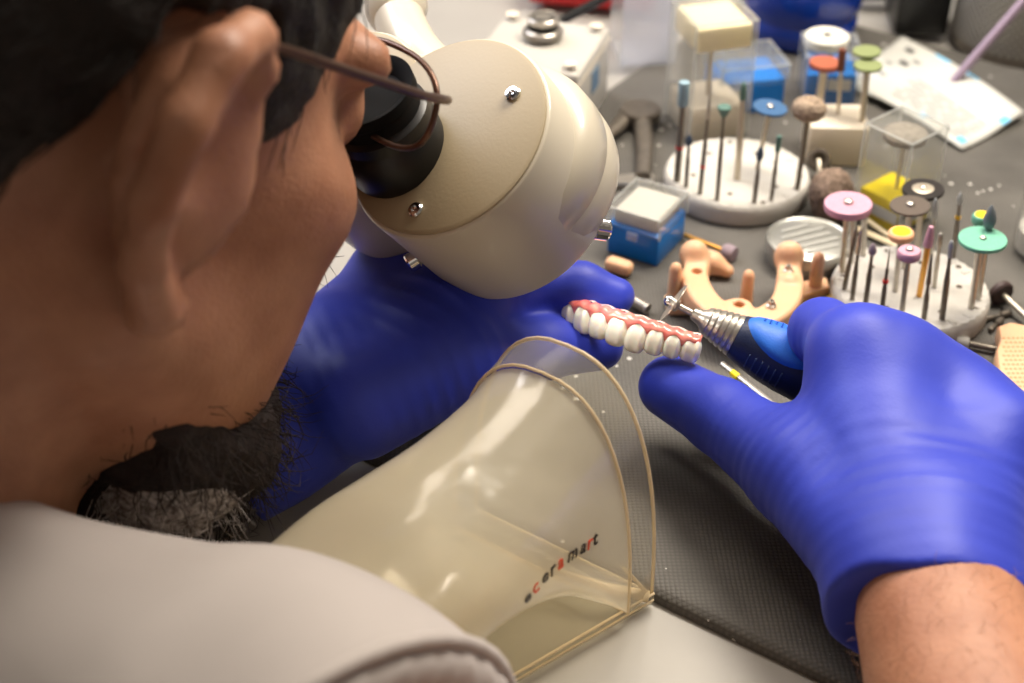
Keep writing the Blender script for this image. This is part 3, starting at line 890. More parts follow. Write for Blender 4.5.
# ================================================================== tools and parts lying about
# spring gauge with round plate, left of the tall box
p0 = at(640, 113, .006)
t = thing('metal_gauge', 'dull steel caliper gauge with round joint and two arms', 'gauge', p0)
MB().lathe(p0, (0, 0, 1), [(.0098, -.003), (.0104, -.002), (.0104, .002), (.0096, .003), (.001, .003)], 36).build('joint', M['darksteel'], t)
a1 = at(596, 142, .004); a2 = at(630, 186, .003)
MB().tube([p0 + V(-.006, 0, 0), (p0 + a1) / 2 + V(-.001, 0, 0), a1, at(570, 158, .004)], [.0045, .004, .0036, .0034], 12, flat=.6).build('arm', M['darksteel'], t)
MB().tube([p0 + V(.001, -.006, 0), at(645, 150, .005), at(643, 176, .005)], [.0044, .004, .0036], 12, flat=.6).build('arm', M['darksteel'], t)
MB().prism([tuple(at(*q)[:2]) for q in ((612, 182), (650, 177), (656, 183), (650, 190), (612, 190))], .0005, .0035, .0006).build('foot', M['steel'], t)

# loose fuzzy polishing brush and small grey brush
c = at(832, 196, .0095)
bz = thing('bristle_brush', 'brown fuzzy bristle wheel lying behind the large pink wheel', 'brush', c - V(0, 0, .0095))
ax = unit(V(.75, -.35, .35))
MB().ell(c, (.0118, .0118, .0092), frameR(ax), 72, 40, 0.8, fn=lambda p: p * (1 + .06 * math.sin(p[0] * 2300 + 1) * math.sin(p[1] * 2100 + p[2] * 2600) + random.uniform(-.05, .05))).build('bristles', M['fuzz'], bz, 180)
c = at(819, 160, .010)
g = thing('bristle_brush', 'small dark grey cup brush leaning on the cream block', 'brush', c - V(0, 0, .01))
ax = unit(V(-.05, -.85, .45))
MB().lathe(c - ax * .004, ax, [(.003, 0), (.0052, .001), (.0056, .004), (.004, .0046), (.0025, .003), (.0003, .003)], 28, rmod=lambda q, i: 1 + .05 * math.sin(15 * q)).build('bristles', mat('dark_bristle', (92, 82, 72), .9, noise=.4, nscale=600), g, 180)
MB().tube([c + ax * .0, at(819.5, 172, .007), at(820, 186, .0015)], .0011, 12).build('shank', M['pin'], g)

# round tin
c = at(806, 260, 0); r = 42 * pix(c)[2] / F
t = thing('metal_tin', 'round flat metal tin with embossed lid, behind the peach jaw model', 'tin', c)
hT = .0115
MB().lathe(c, (0, 0, 1), [(r * .93, 0), (r * .95, .0008), (r * .95, .007), (.001, .007)], 64).build('body', M['tin'], t)
MB().lathe(c, (0, 0, 1), [(r * .97, .0058), (r, .0062), (r, hT - .0012), (r * .985, hT - .0002), (r * .95, hT), (r * .9, hT - .0006), (r * .88, hT - .0004), (.001, hT - .0003)], 64).build('lid', M['tin'], t)
for i, (l, o) in enumerate(((.014, -.001), (.022, 0.0), (.02, .001), (.024, 0.), (.016, .001))):
    MB().box(c + rotz(.42) @ V(o, (i - 2) * -.0048, 0) + V(0, 0, hT + .0000), (l, .0016, .0004), rotz(.42), .00018, 1).build('embossing', mat('embossed_tin', (196, 196, 190), .4, .6), t)

# small peach resin block
A = at(619, 266, .0035)
ch = MB().box(A, (.0125, .0068, .0062), rotz(math.radians(-32)) , .0024, 3).build('resin_chip', M['peach'])
tag(ch, 'small peach resin block lying alone in front of the blue box', 'resin block')

# gold shank bur lying by the blue box
b0 = at(686, 236, .003); b1 = at(735, 255, .0035)
bur('mounted_stone', 'grey-mauve wheel stone on gold shank lying beside the blue box', None, None, 'wheel', .0037, .006, mauve, M['gold'], .0012, neck=.0012, BT=(b0, b1), sink=.001, cat='grinding stone')

# ------------------------------------------------------------------ jaw model
J = lambda px, py, z=.017: at(px, py + 3.5, z)
JZ0, JZ1 = .007, .0175
ctr = [(700, 256, 10.5), (695, 268, 12.5), (699, 283, 13.5), (709, 297, 14), (726, 309, 14.5), (749, 315, 15), (770, 309, 14.5), (785, 296, 14), (790, 281, 13.5), (790, 267, 12), (789, 256, 9)]
# resample smoothly
cp = np.array([[*J(x, y)[:2], r * pix(J(x, y))[2] / F * 1.05] for x, y, r in ctr])
cs = catmull(cp, 5)
jm = thing('jaw_model', 'peach printed horseshoe jaw model with pegs, in front of the tin', 'dental model', V(*cs[:, :2].mean(0), 0))
def f_jaw(P):
    d = 9.0
    P2 = P[..., :2]
    for i in range(len(cs) - 1):
        a = cs[i, :2].astype(np.float32); b = cs[i + 1, :2].astype(np.float32)
        ba = b - a; pa = P2 - a
        h = np.clip((pa @ ba) / (ba @ ba), 0, 1)
        dd = np.linalg.norm(pa - h[..., None] * ba, axis=-1) - (cs[i, 2] + (cs[i + 1, 2] - cs[i, 2]) * h)
        d = np.minimum(d, dd)
    d = smax(d, np.abs(P[..., 2] - (JZ0 + JZ1) / 2) - (JZ1 - JZ0) / 2, .0025)
    # raised back lobes and small humps round the implants
    d = smin(d, el(P, V(*J(694, 250, .018)), (.006, .0055, .006)), .004)
    d = smin(d, el(P, V(*J(789, 252, .019)), (.0062, .005, .0065)), .004)
    d = smin(d, el(P, V(*J(789, 275, .0175)), (.0035, .0035, .0022)), .002)
    d = smin(d, el(P, V(*J(739, 302, .0175)), (.0055, .005, .0012)), .002)
    for q, r_ in (((697, 267), .0024), ((739, 302), .0024)):
        c_ = J(*q, JZ1)
        d = smax(d, -rc(P, c_ + V(0, 0, .004), c_ - V(0, 0, .004), r_, r_ * .8), .0006)
    return d
lo = np.append(cs[:, :2].min(0) - .012, .004); hi = np.append(cs[:, :2].max(0) + .012, .03)
sdf_obj('arch', f_jaw, lo, hi, .0007, M['peach'], jm)
for q in ((697, 267), (739, 302)):
    MB().cyl(J(*q, JZ1 - .0035), J(*q, JZ1 - .0025), .0023).build('socket', M['peachdark'], jm)
for q in ((788, 268), (771, 303)):
    c_ = J(*q, JZ1)
    MB().lathe(c_, (0, 0, 1), [(.0021, -.002), (.0021, .001), (.0015, .0014), (.0012, .003), (.0007, .003), (.0006, .0016)], 20).build('abutment', M['steel'], jm)
def peg(b, tpx, r):
    B = at(*b, .001); r2 = ray(*tpx); s = (B[:2] @ r2[:2]) / (r2[:2] @ r2[:2]); T = EYE + r2 * s
    hgt = T[2] - .001
    MB().lathe(B, (0, 0, 1), [(r * 1.1, 0), (r, hgt * .2), (r * .92, hgt - r), (r * .7, hgt - r * .4), (r * .3, hgt - r * .05), (r * .05, hgt)], 24).build('peg', M['peach'], jm, 60)
peg((746, 300), (747, 270), .0027)
peg((673, 308), (677, 263), .0029)
peg((814, 292), (823, 253), .0029)
MB().prism([tuple(at(*q, .002)[:2]) for q in ((664, 300), (690, 296), (760, 330), (800, 287), (826, 282), (829, 292), (800, 302), (770, 338), (745, 340), (690, 312), (668, 312))], .0005, .0048, .0008).build('base_bar', M['peach'], jm)
# separate peach splint piece
sp = MB(); A = at(707, 265, .004)
sp_t = thing('resin_splint', 'peach resin offcut lying behind the jaw model near the gold stone', 'resin block', A - V(0, 0, .004))
sdf_obj('body', lambda P: smin(rc(P, at(692, 257, .006), at(712, 263, .0055), .0055, .0048), rc(P, at(712, 263, .0055), at(727, 271, .0035), .0045, .0030), .003), A - .025, A + .025, .0008, M['peach'], sp_t)

# perforated peach tray at the right edge
A = at(1012, 362, .004)
pt = thing('impression_tray', 'peach tray full of small holes at the right edge', 'dental tray', A)
poly = [at(*q, .009) for q in ((998, 324), (1010, 320), (1040, 326), (1062, 350), (1060, 400), (1030, 410), (1010, 395), (999, 374), (996, 350), (1000, 338))]
bb = MB().prism([tuple(p[:2]) for p in poly], .0005, .009, .0016); bb.build('plate', M['peach'], pt)
for i in range(9):
    for j in range(12):
        q = at(1004 + i * 4.6 + (j % 2) * 2.3, 338 + j * 4.4, .009)
        if pix(q)[0] < 1003 + max(0, (j - 7)) * 2.6: continue
        if len([1 for _ in range(1)]) and i < 9:
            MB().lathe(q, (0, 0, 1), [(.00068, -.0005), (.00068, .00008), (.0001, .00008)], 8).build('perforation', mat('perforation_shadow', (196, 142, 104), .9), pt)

# brown rubber wheel lying at the right, and a clear mandrel in front of it
b0 = at(1032, 322, .004); b1 = at(998, 290, .0055)
bur('rubber_polisher', 'dark brown rubber wheel on steel shank lying right of front holder', None, None, 'wheel', .0055, .004, colour('dark_brown_rubber', (62, 46, 44), .55), M['pin'], .0013, neck=.0013, BT=(b0, b1), sink=0, cat='polishing wheel', screw=.0022)
b0 = at(1000, 350, .0022); b1 = at(956, 341, .0028)
bur('mandrel', 'steel mandrel with pale grey head lying in front of the front holder', None, None, 'cyl', .0026, .005, colour('pale_grey_plastic', (196, 194, 186), .3), M['darksteel'], .0013, neck=.0013, BT=(b0, b1), sink=0, cat='mandrel')
for px0, py0, px1, py1, lab in ((982, 320, 1012, 312, 'dark steel bur lying flat below the brown rubber wheel, farther one'), (990, 330, 1003, 318, 'dark steel bur lying flat below the brown rubber wheel, nearer one')):
    bur('carbide_bur', lab, None, None, 'bullet', .0014, .006, DS, DS, .0011, BT=(at(px0, py0, .0015), at(px1, py1, .0016)), sink=0)

# clear pot of white powder at the right edge
c = at(1046, 252, 0)
t = thing('powder_pot', 'clear pot with white powder at the right edge', 'pot', c)
MB().lathe(c, (0, 0, 1), [(.0135, 0), (.015, .001), (.0152, .042), (.0142, .042), (.014, .002), (.0002, .0018)], 40, cap=False).build('wall_shell', M['clear'], t)
pw = MB().lathe(c, (0, 0, 1), [(.0138, .0022), (.0138, .012), (.01, .0135), (.0002, .014)], 40).build('powder', M['plaster'], t)
MB().lathe(c, (0, 0, 1), [(.0142, .0415), (.0154, .0415), (.0154, .043), (.0142, .043), (.0142, .0415)], 40, cap=False).build('rim', M['clearedge'], t)

# sticks
st = MB().tube([at(856, 228, .002), at(900, 247, .002)], .0018, 8, flat=.5).build('wooden_stick', M['wood'])
tag(st, 'pale wooden stick lying flat by the yellow box base, the lower one', 'stick')
st = MB().tube([at(866, 219, .005), at(890, 236, .0035)], .0013, 8, flat=.6).build('wooden_stick', M['wood'])
tag(st, 'short pale stick crossing on top of another behind the pink wheel', 'stick')
st = MB().tube([at(770, 342, .002), at(800, 320, .002), at(832, 298, .002)], .0018, 10).build('yellow_stick', M['yellow'])
tag(st, 'thin yellow stick on the mat between jaw model and holder', 'stick')
# yellow-ringed probe under the handpiece
t = thing('probe', 'thin steel probe with yellow ring under the handpiece', 'probe', at(740, 381, .004))
MB().tube([at(722, 364, .006), at(775, 406, .006)], .0011, 10).build('rod', M['steel'], t)
MB().tube([at(732, 372.5, .006), at(738.5, 377.5, .006)], .0014, 12).build('ring', M['yellow'], t)
# small implant screw behind the finger tip
t = thing('implant_screw', 'small steel implant screw lying behind the left index finger tip', 'screw', at(641, 305, .003))
a = at(628, 298, .004); b = at(648, 309, .003); ax = b - a; L = np.linalg.norm(ax)
MB().lathe(a, ax, [(.0018, 0)] + [(.0021 if i % 2 else .0024, L * .9 * i / 14) for i in range(1, 14)] + [(.0026, L * .92), (.0026, L), (.0012, L), (.001, L * .9)], 20).build('thread', M['steel'], t)
MB().lathe(a + ax, ax, [(.0012, -.0006), (.0012, .0001), (.0001, .0001)], 16).build('socket', M['black'], t)
# black rest at the right edge
c = at(1042, 520, 0) + V(.012, .01, 0)
t = thing('hand_rest', 'black rounded rest at the right edge beside the glove', 'hand rest', c)
MB().box(c + V(0, 0, .011), (.05, .05, .022), rotz(-.5), .006, 4).build('body', M['rubber'], t)
# ================================================================== stereo microscope
PC = dp(446, 134, .490)
KM = 1.077
BX = unit(FW * .80 + (RT * .77 - UP * .64) * .60)       # barrel axis, away from the eye
HEADRIGHT = unit(V(.72, -.69, 0))
mic = thing('stereo_microscope', 'ivory stereo microscope with two barrels and black eyepieces at the face', 'microscope', PC)
def barrel(P, rr, sub):
    u, w, a = frame(BX)
    b = MB(); b.lathe(P, BX, [(rr * .975, .0012), (rr, .0022), (rr, .047), (rr * .985, .0500)], 72).build('barrel', M['enamel'], mic, 50)
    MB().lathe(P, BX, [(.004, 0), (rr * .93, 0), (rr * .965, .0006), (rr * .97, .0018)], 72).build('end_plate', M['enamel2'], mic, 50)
    off = unit(np.cross(BX, HEADRIGHT)); off = off if off[2] > 0 else -off
    side = unit(RT * .8 + UP * .55); side = unit(side - BX * (side @ BX))
    q = P + BX * .0215 + side * .0070
    MB().lathe(q, BX, [(rr * .80, -.004), (rr * .93, 0), (rr * .965, .005), (rr * .97, .013), (rr * .955, .0135), (rr * .955, .0142), (rr * .965, .0147), (rr * .955, .022), (rr * .93, .0265), (rr * .86, .0295), (rr * .5, .031)], 72).build('objective_housing', M['enamel'], mic, 60)
    MB().lathe(q + BX * .0305, BX, [(rr * .5, 0), (rr * .5, .008), (rr * .42, .010), (.001, .0085)], 48).build('objective', M['black'], mic)
    return q
RB = .0374
q1 = barrel(PC, RB, 0)
PC2 = PC - HEADRIGHT * .054 - UP * .010
q2 = barrel(PC2, RB * .9, 1)
# screws on the plate
def on_plate(px, py):
    r = ray(px, py); n = BX; s = ((PC - EYE) @ n) / (r @ n); return EYE + r * s
for px, py in ((513, 94), (416, 210)):
    q = on_plate(px, py)
    MB().lathe(q, -BX, [(.0027, -.0004), (.0027, .0006), (.0022, .0012), (.0011, .0013), (.0009, .0004), (.0002, .0004)], 24).build('plate_screw', M['chrome'], mic)
# eyepieces
EX_ = unit(FW * -.74 + RT * -.30 + UP * .60)
def eyepiece(P):
    k = KM
    MB().lathe(P - EX_ * .004, EX_, [(.0158 * k, 0), (.0164 * k, .002), (.0164 * k, .014), (.0150 * k, .0158), (.0150 * k, .0172), (.0157 * k, .0178), (.0157 * k, .0215), (.0140 * k, .023)], 56).build('eyepiece_ring', M['black'], mic, 40)
    MB().lathe(P, EX_, [(.0141 * k, .016), (.0141 * k, .0235), (.0150 * k, .0245), (.0150 * k, .0285), (.0126 * k, .0275), (.0105 * k, .0245), (.0001, .024)], 56).build('eyecup', mat('matte_black', (9, 9, 9), .8, spec=.2), mic, 40)
EPC = on_plate(397, 152)
eyepiece(EPC)
eyepiece(EPC + (PC2 - PC))
# bridge between barrels, and the supporting arm going up and back
MB().tube([PC + BX * .018 - HEADRIGHT * .012, PC2 + BX * .018 + HEADRIGHT * .010], .013, 24).build('bridge', M['enamel'], mic)
pa = [PC + BX * .020 - HEADRIGHT * .031, dp(445, 92, .550), dp(414, 50, .565), dp(397, 10, .585), dp(388, -60, .62)]
post_b = at(300, 80, -.004)
pa2 = [pa[-1], dp(380, -140, .68), V(post_b[0] + .02, post_b[1] - .02, .36), V(post_b[0], post_b[1], .36)]
MB().tube(catmull(pa, 5), .0098, 24).build('arm', M['enamel'], mic)
MB().tube(catmull(pa2, 5), .0105, 24).build('boom', M['enamel'], mic)
MB().ell(dp(396, 6, .585), .0125).build('joint', M['enamel'], mic, 180)
MB().lathe(V(*post_b[:2], -.005), (0, 0, 1), [(.055, 0), (.055, .010), (.050, .014), (.016, .016), (.014, .02), (.014, .40), (.012, .405), (.001, .405)], 48).build('stand_post', M['enamel'], mic)
# adjusting knobs of bright metal
kp = dp(590, 228, pix(q1 + BX * .02)[2] - .012)
kd = unit(RT * .9 - UP * .1 + FW * .3)
MB().lathe(kp, kd, [(.0016, -.006), (.0016, .001), (.0030, .0012), (.0036, .002), (.0036, .0062), (.003, .007), (.0004, .007)], 24, rmod=lambda t_, i: 1 + .04 * math.cos(12 * t_)).build('clamp_knob', M['chrome'], mic)
kp = dp(418, 258, .520)
kd = unit(-RT * .8 - UP * .5)
MB().lathe(kp, kd, [(.002, -.010), (.002, -.001), (.0026, 0), (.0034, .0005), (.0034, .0036), (.0028, .0042), (.0004, .0042)], 24).build('clamp_knob', M['chrome'], mic)

# ================================================================== clear suction hood on the bench edge
M['hood'] = clear_mat('yellowed_acrylic', (250, 245, 230), .52, (252, 243, 218), .22, .15, bump=.22, bscale=60, edge=.2, fk=.7)
M['hoodclear'] = clear_mat('clear_acrylic_rim', (246, 244, 236), .16, (224, 218, 204), .05, .14, edge=.2, fk=.4)
M['hoodedge'] = mat('amber_acrylic_edge', (238, 218, 178), .2, alpha=.62)
hood = thing('suction_hood', 'clear yellowed acrylic suction hood with lettering at the bench edge', 'suction hood', bp(-.05, 0, 0))
SEG = 56
def arch(n, ec, a, z0, z1, pw=2.6, flat=0.0, skew=0.0, tilt=0.0):
    """closed loop in the plane n = const; flat: 1 = flat foot, 0 = full ellipse"""
    L = []
    zc = z0 + (z1 - z0) * .5 * (1 - flat)
    for k in range(SEG):
        t_ = 2 * math.pi * k / SEG
        cx, sz = math.cos(t_), math.sin(t_)
        x = a * math.copysign(abs(cx) ** (2 / pw), cx)
        zz = (z1 - zc) * abs(sz) ** (2 / pw) if sz >= 0 else -(zc - z0) * abs(sz) ** (2 / pw)
        z = zc + zz
        L.append(bp(ec + x + skew * (z - z0), n - .0022 + tilt * (z - z0), z))
    return L
def loft(b, loops, close=None):
    k = len(loops[0])
    vs = [p for L in loops for p in L]
    fs = [(i * k + j, i * k + (j + 1) % k, (i + 1) * k + (j + 1) % k, (i + 1) * k + j) for i in range(len(loops) - 1) for j in range(k)]
    return b.add(vs, fs)
sec = [  # n, e centre, half width, z0, z1, roundness, flat
    (-.013, -.0365, .0350, .001, .0830, 2.5, 1.0),
    (-.020, -.0365, .0338, .005, .0808, 2.4, .8),
    (-.032, -.0370, .0320, .013, .0785, 2.25, .45),
    (-.048, -.0380, .0315, .020, .0765, 2.1, .2),
    (-.066, -.0400, .0320, .024, .0755, 2.0, .05),
    (-.083, -.0425, .0330, .023, .0740, 2.0, 0),
    (-.102, -.0460, .0340, .016, .0690, 2.0, 0),
]
S = np.array(sec); Sd = catmull(S, 4)
loops = [arch(s[0], s[1], s[2], s[3], s[4], s[5], max(0, s[6])) for s in Sd]
body = loft(MB(), loops).build('cone', M['hood'], hood, 180)
l0 = arch(0, -.0360, .0360, .0, .0870, 2.5, 1.0); l1 = arch(-.0125, -.0363, .0353, .001, .0850, 2.5, 1.0)
loft(MB(), [l0, arch(-.006, -.0362, .0357, .0005, .0860, 2.5, 1.0), l1]).build('flange', M['hoodclear'], hood, 180)
MB().loop(l0, .00065).build('flange_edge', M['hoodedge'], hood, 180)
MB().loop([p for p in arch(-.0128, -.0364, .0352, .0012, .0842, 2.5, 1.0)], .00055).build('joint_line', M['hoodedge'], hood, 180)
# flat base plate under the cone, with amber cut edges
c1 = at(500, 683, .001); c0 = bp(.001, -.0024, .001); c3 = bp(-.076, -.0024, .001); dv = c1 - c0
bpoly = [c0, c0 + dv * 1.15, c3 + dv * 1.15, c3]
MB().prism([tuple(p[:2]) for p in bpoly], -.0035, .0008).build('base_plate', M['hoodclear'], hood)
MB().tube([c0, c0 + dv * 1.15], .0005, 8).build('plate_edge', M['hoodedge'], hood)
MB().tube([c0 + V(0, 0, -.003), c0 + dv * 1.15 + V(0, 0, -.003)], .0004, 8).build('plate_edge', M['hoodedge'], hood)
MB().tube([bp(.0, -.0045, .0008), bp(-.012, -.012, .004), bp(-.028, -.018, .008)], [.0022, .0018, .0008], 10).build('glue_bead', M['hoodedge'], hood, 180)
# corner gusset between rim foot and cone
g0, g1, g2 = bp(-.001, -.0035, .001), bp(-.004, -.015, .020), bp(-.020, -.030, .018)
MB().tube([g0, g1], .0007, 8).build('gusset_edge', M['hoodedge'], hood)
# letters wrapped on the cone
bvh = BVHTree.FromPolygons([tuple(v) for L in loops for v in L], [(i * SEG + j, i * SEG + (j + 1) % SEG, (i + 1) * SEG + (j + 1) % SEG, (i + 1) * SEG + j) for i in range(len(loops) - 1) for j in range(SEG)])
def hit(px, py):
    r = unit(ray(px, py))
    h = bvh.ray_cast(Vector(EYE), Vector(r))
    return (np.array(h[0]), np.array(h[1])) if h[0] is not None else (None, None)
let = [('e', 526.5, 598), ('c', 534.5, 588.5), ('e', 544, 577.5), ('r', 551.5, 570.5), ('a', 559.5, 563.5), ('m', 571.5, 554.5), ('a', 582, 548), ('r', 588.5, 544), ('t', 594, 540)]
lm = [colour('black_ink_letter', (44, 34, 30), .4), colour('red_ink_letter', (214, 74, 44), .4)]
red_letters = {1, 4, 7}
LB = MB()
for i, (ch_, px, py) in enumerate(let):
    P, Nn = hit(px, py)
    if P is None: continue
    if Nn @ (EYE - P) < 0: Nn = -Nn
    j0, j1 = max(i - 1, 0), min(i + 1, len(let) - 1)
    A_, _ = hit(*let[j0][1:]); B_, _ = hit(*let[j1][1:])
    if A_ is None or B_ is None: continue
    tx = unit(B_ - A_); tx = unit(tx - Nn * (tx @ Nn)); ty = np.cross(Nn, tx)
    cu = bpy.data.curves.new('letter', 'FONT'); cu.body = ch_; cu.size = .0068; cu.extrude = .00012; cu.align_x = 'CENTER'; cu.shear = .15; cu.offset = .00006
    ob = bpy.data.objects.new('letter', cu); C.objects.link(ob)
    dg = bpy.context.evaluated_depsgraph_get(); me = ob.evaluated_get(dg).to_mesh()
    LB.cur = 1 if i in red_letters else 0
    LB.add([P + Nn * (.0004 + v.co.z) + tx * v.co.x + ty * (v.co.y - .0016) for v in me.vertices], [tuple(p.vertices) for p in me.polygons])
    ob.evaluated_get(dg).to_mesh_clear(); bpy.data.objects.remove(ob); bpy.data.curves.remove(cu)
if LB.v: LB.build('lettering', lm, hood)

# ================================================================== dental bridge
M['tooth'] = mat('tooth_enamel', (236, 228, 212), .14, coat=.4, sss=.3, noise=.03, nscale=300)
def gum_mat():
    m = mat('gum_pink', (208, 104, 98), .16, coat=.6, sss=.2, rgb2=(228, 142, 128), nscale=260, bump=.25, bscale=500)
    return m
M['gum'] = gum_mat()
TA, TB = dp(573, 305, .548), dp(694, 342, .532)          # along the row of gum line
TX = unit(TB - TA)
TZ = unit(UP * .95 + FW * .06 + RT * .20); TZ = unit(TZ - TX * (TZ @ TX))   # towards the gum
TY = np.cross(TZ, TX)                                    # inwards, away from the lips
TY = TY if TY @ FW > 0 else -TY
rowL = np.linalg.norm(TB - TA)
br = thing('dental_bridge', 'white and pink dental bridge held between blue gloved fingers', 'dental bridge', (TA + TB) / 2 - TZ * .008)
# horseshoe curve: flat quadrant to the right, turning away at the left
arc_ctrl = [(-.0060, .0250), (-.0058, .0180), (-.0045, .0110), (-.0012, .0048), (.0050, .0010), (.0130, -.0010), (.0215, -.0014), (.0300, -.0004), (.0370, .0006), (.0435, .0018), (.0495, .0034)]
arc = catmull(np.array(arc_ctrl), 24)
s_ = np.concatenate([[0], np.cumsum(np.linalg.norm(np.diff(arc, axis=0), axis=1))])
def on_arc(s):
    x = np.interp(s, s_, arc[:, 0]); y = np.interp(s, s_, arc[:, 1])
    dx = np.interp(s + .0008, s_, arc[:, 0]) - np.interp(s - .0008, s_, arc[:, 0]); dy = np.interp(s + .0008, s_, arc[:, 1]) - np.interp(s - .0008, s_, arc[:, 1])
    t_ = unit([dx, dy])
    return V(x, y), V(*t_)
LT = s_[-1]
def W_(x, y, z):
    return TA + TX * x + TY * y + TZ * z
# tooth widths from left end to right end
tw = [.0080, .0080, .0070, .0068, .0074, .0078, .0082, .0082, .0074, .0070, .0076]
tot = sum(tw); sc_ = LT / tot
th_ = [.0078, .0080, .0084, .0090, .0096, .0098, .0104, .0106, .0094, .0086, .0080]
cum = 0
for w0, h0_ in zip(tw, th_):
    w = w0 * sc_; s0 = cum + w / 2; cum += w
    p, tt = on_arc(s0)
    nx = V(-tt[1], tt[0]);   # inward
    ax_x = TX * tt[0] + TY * tt[1]; ax_y = TX * nx[0] + TY * nx[1]; 
    R = basis(ax_x, ax_y, TZ)
    c = W_(p[0], p[1], -h0_ * .5 + .0012)
    def shp(q, w=w, h=h0_):
        zz = q[2] / (h * .56)                                  # -1 tip .. +1 neck
        k = 1.0 - .16 * max(0, zz) ** 1.5 - .05 * max(0, -zz) ** 3
        d = 1.0 - .42 * max(0, -zz) ** 1.4
        y = q[1] * d - .0006 * (1 - zz * zz)
        return np.array([q[0] * k, y + .0004 * math.cos(q[0] / w * 12) * (1 if zz < .4 else .4), q[2]])
    MB().ell(c, (w * .56, .0038, h0_ * .58), R, 32, 22, .62, fn=shp).build('tooth', M['tooth'], br, 180)
# gum: swept band with scallops over the tooth necks
vs = []; fs = []; ns = 150; kk = 20
bounds = np.concatenate([[0], np.cumsum(np.array(tw) * sc_)])
for i in range(ns):
    s = LT * i / (ns - 1)
    p, tt = on_arc(min(max(s, .0009), LT - .0009)); nx = V(-tt[1], tt[0])
    j = min(np.searchsorted(bounds, s, 'right') - 1, len(tw) - 1)
    f = (s - bounds[j]) / (bounds[j + 1] - bounds[j])
    sc = abs(math.sin(math.pi * f)) ** .8                       # 0 between teeth, 1 over the middle
    endk = min(1, (min(s, LT - s) + .0012) / .004) ** .5
    for k in range(kk):
        a = 2 * math.pi * k / kk
        y = -math.cos(a) * .0043 * endk                         # outward = negative y
        z = math.sin(a)
        if z > 0:
            zz = .0032 * z ** .8
        else:
            zz = -(.0040 - .0036 * sc) * abs(z) ** .8 if math.cos(a) > -.2 else -.003 * abs(z)
        y *= (1 - .22 * max(0, z))
        zz += .0003 * math.sin(s * 1400)
        q = p + nx * y
        vs.append(W_(q[0], q[1], zz))
for i in range(ns - 1):
    for k in range(kk):
        k2 = (k + 1) % kk
        fs.append((i * kk + k, i * kk + k2, (i + 1) * kk + k2, (i + 1) * kk + k))
fs += [tuple(range(kk)), tuple((ns - 1) * kk + k for k in range(kk))]
MB().add(vs, fs).build('gum', M['gum'], br, 180)
# pale fitting surface on top
vs = []; fs = []
for i in range(60):
    s = LT * (.02 + .96 * i / 59); p, tt = on_arc(s); nx = V(-tt[1], tt[0])
    for k, (y, z) in enumerate(((-.0006, .0029), (.0008, .0036), (.003, .0034), (.0042, .002))):
        q = p + nx * y; vs.append(W_(q[0], q[1], z + .0003 * math.sin(s * 900)))
for i in range(59):
    for k in range(3):
        fs.append((i * 4 + k, i * 4 + k + 1, (i + 1) * 4 + k + 1, (i + 1) * 4 + k))
MB().add(vs, fs).build('fitting_surface', mat('pale_acrylic', (240, 214, 202), .25, coat=.4), br, 180)

# ================================================================== handpiece with a cutting disc
M['navy'] = mat('navy_rubber', (16, 30, 62), .45, bump=.15, bscale=1500)
M['padblue'] = mat('blue_soft_grip', (34, 104, 204), .5, bump=.1, bscale=1500)
h0p, h1p = dp(671, 302, .549), dp(905, 455, .545)
h1p[2] = .020
HX = unit(h1p - h0p); HL = np.linalg.norm(h1p - h0p)
hp = thing('handpiece', 'navy and blue dental handpiece with steel nose in the right glove', 'handpiece', h0p)
def hs(px, py):        # distance along the axis nearest to a sight line
    r = unit(ray(px, py)); w0 = h0p - EYE
    b = HX @ r; d = HX @ w0; e = r @ w0
    return (b * e - d) / (1 - b * b)
sN, sC, sG = hs(697, 318), hs(703, 322), hs(734, 343)
# nose, ringed collet, body
MB().lathe(h0p, HX, [(.0012, sN - .0025), (.0022, sN - .002), (.0027, sN), (.0030, sN + .001), (.0038, sC - .0004), (.0040, sC + .0004)], 40).build('nose', M['steel'], hp)
ring = [(.0038, sC)]
nr = 6
for i in range(nr):
    a = sC + (sG - sC) * i / nr; b = sC + (sG - sC) * (i + 1) / nr
    r_ = .0048 + .0034 * (i / nr) ** .8; r2_ = .0048 + .0034 * ((i + .8) / nr) ** .8
    ring += [(r_ * .95, a), (r_, a + .0003), (r2_, b - .0006), (r2_ * .95, b - .0004), (r2_ * .94, b)]
MB().lathe(h0p, HX, ring, 56).build('collet', M['steel'], hp, 30)
bodyp = [(.0075, sG - .001), (.0083, sG), (.0092, sG + .003), (.0110, sG + .012), (.0117, sG + .020), (.0116, sG + .032), (.0112, sG + .045), (.0108, sG + .07), (.0108, HL - .004), (.0100, HL), (.001, HL)]
MB().lathe(h0p, HX, bodyp, 64).build('grip_sleeve', M['navy'], hp)
def brad(s): 
    q = [p for p in bodyp]; return float(np.interp(s, [p[1] for p in q], [p[0] for p in q]))
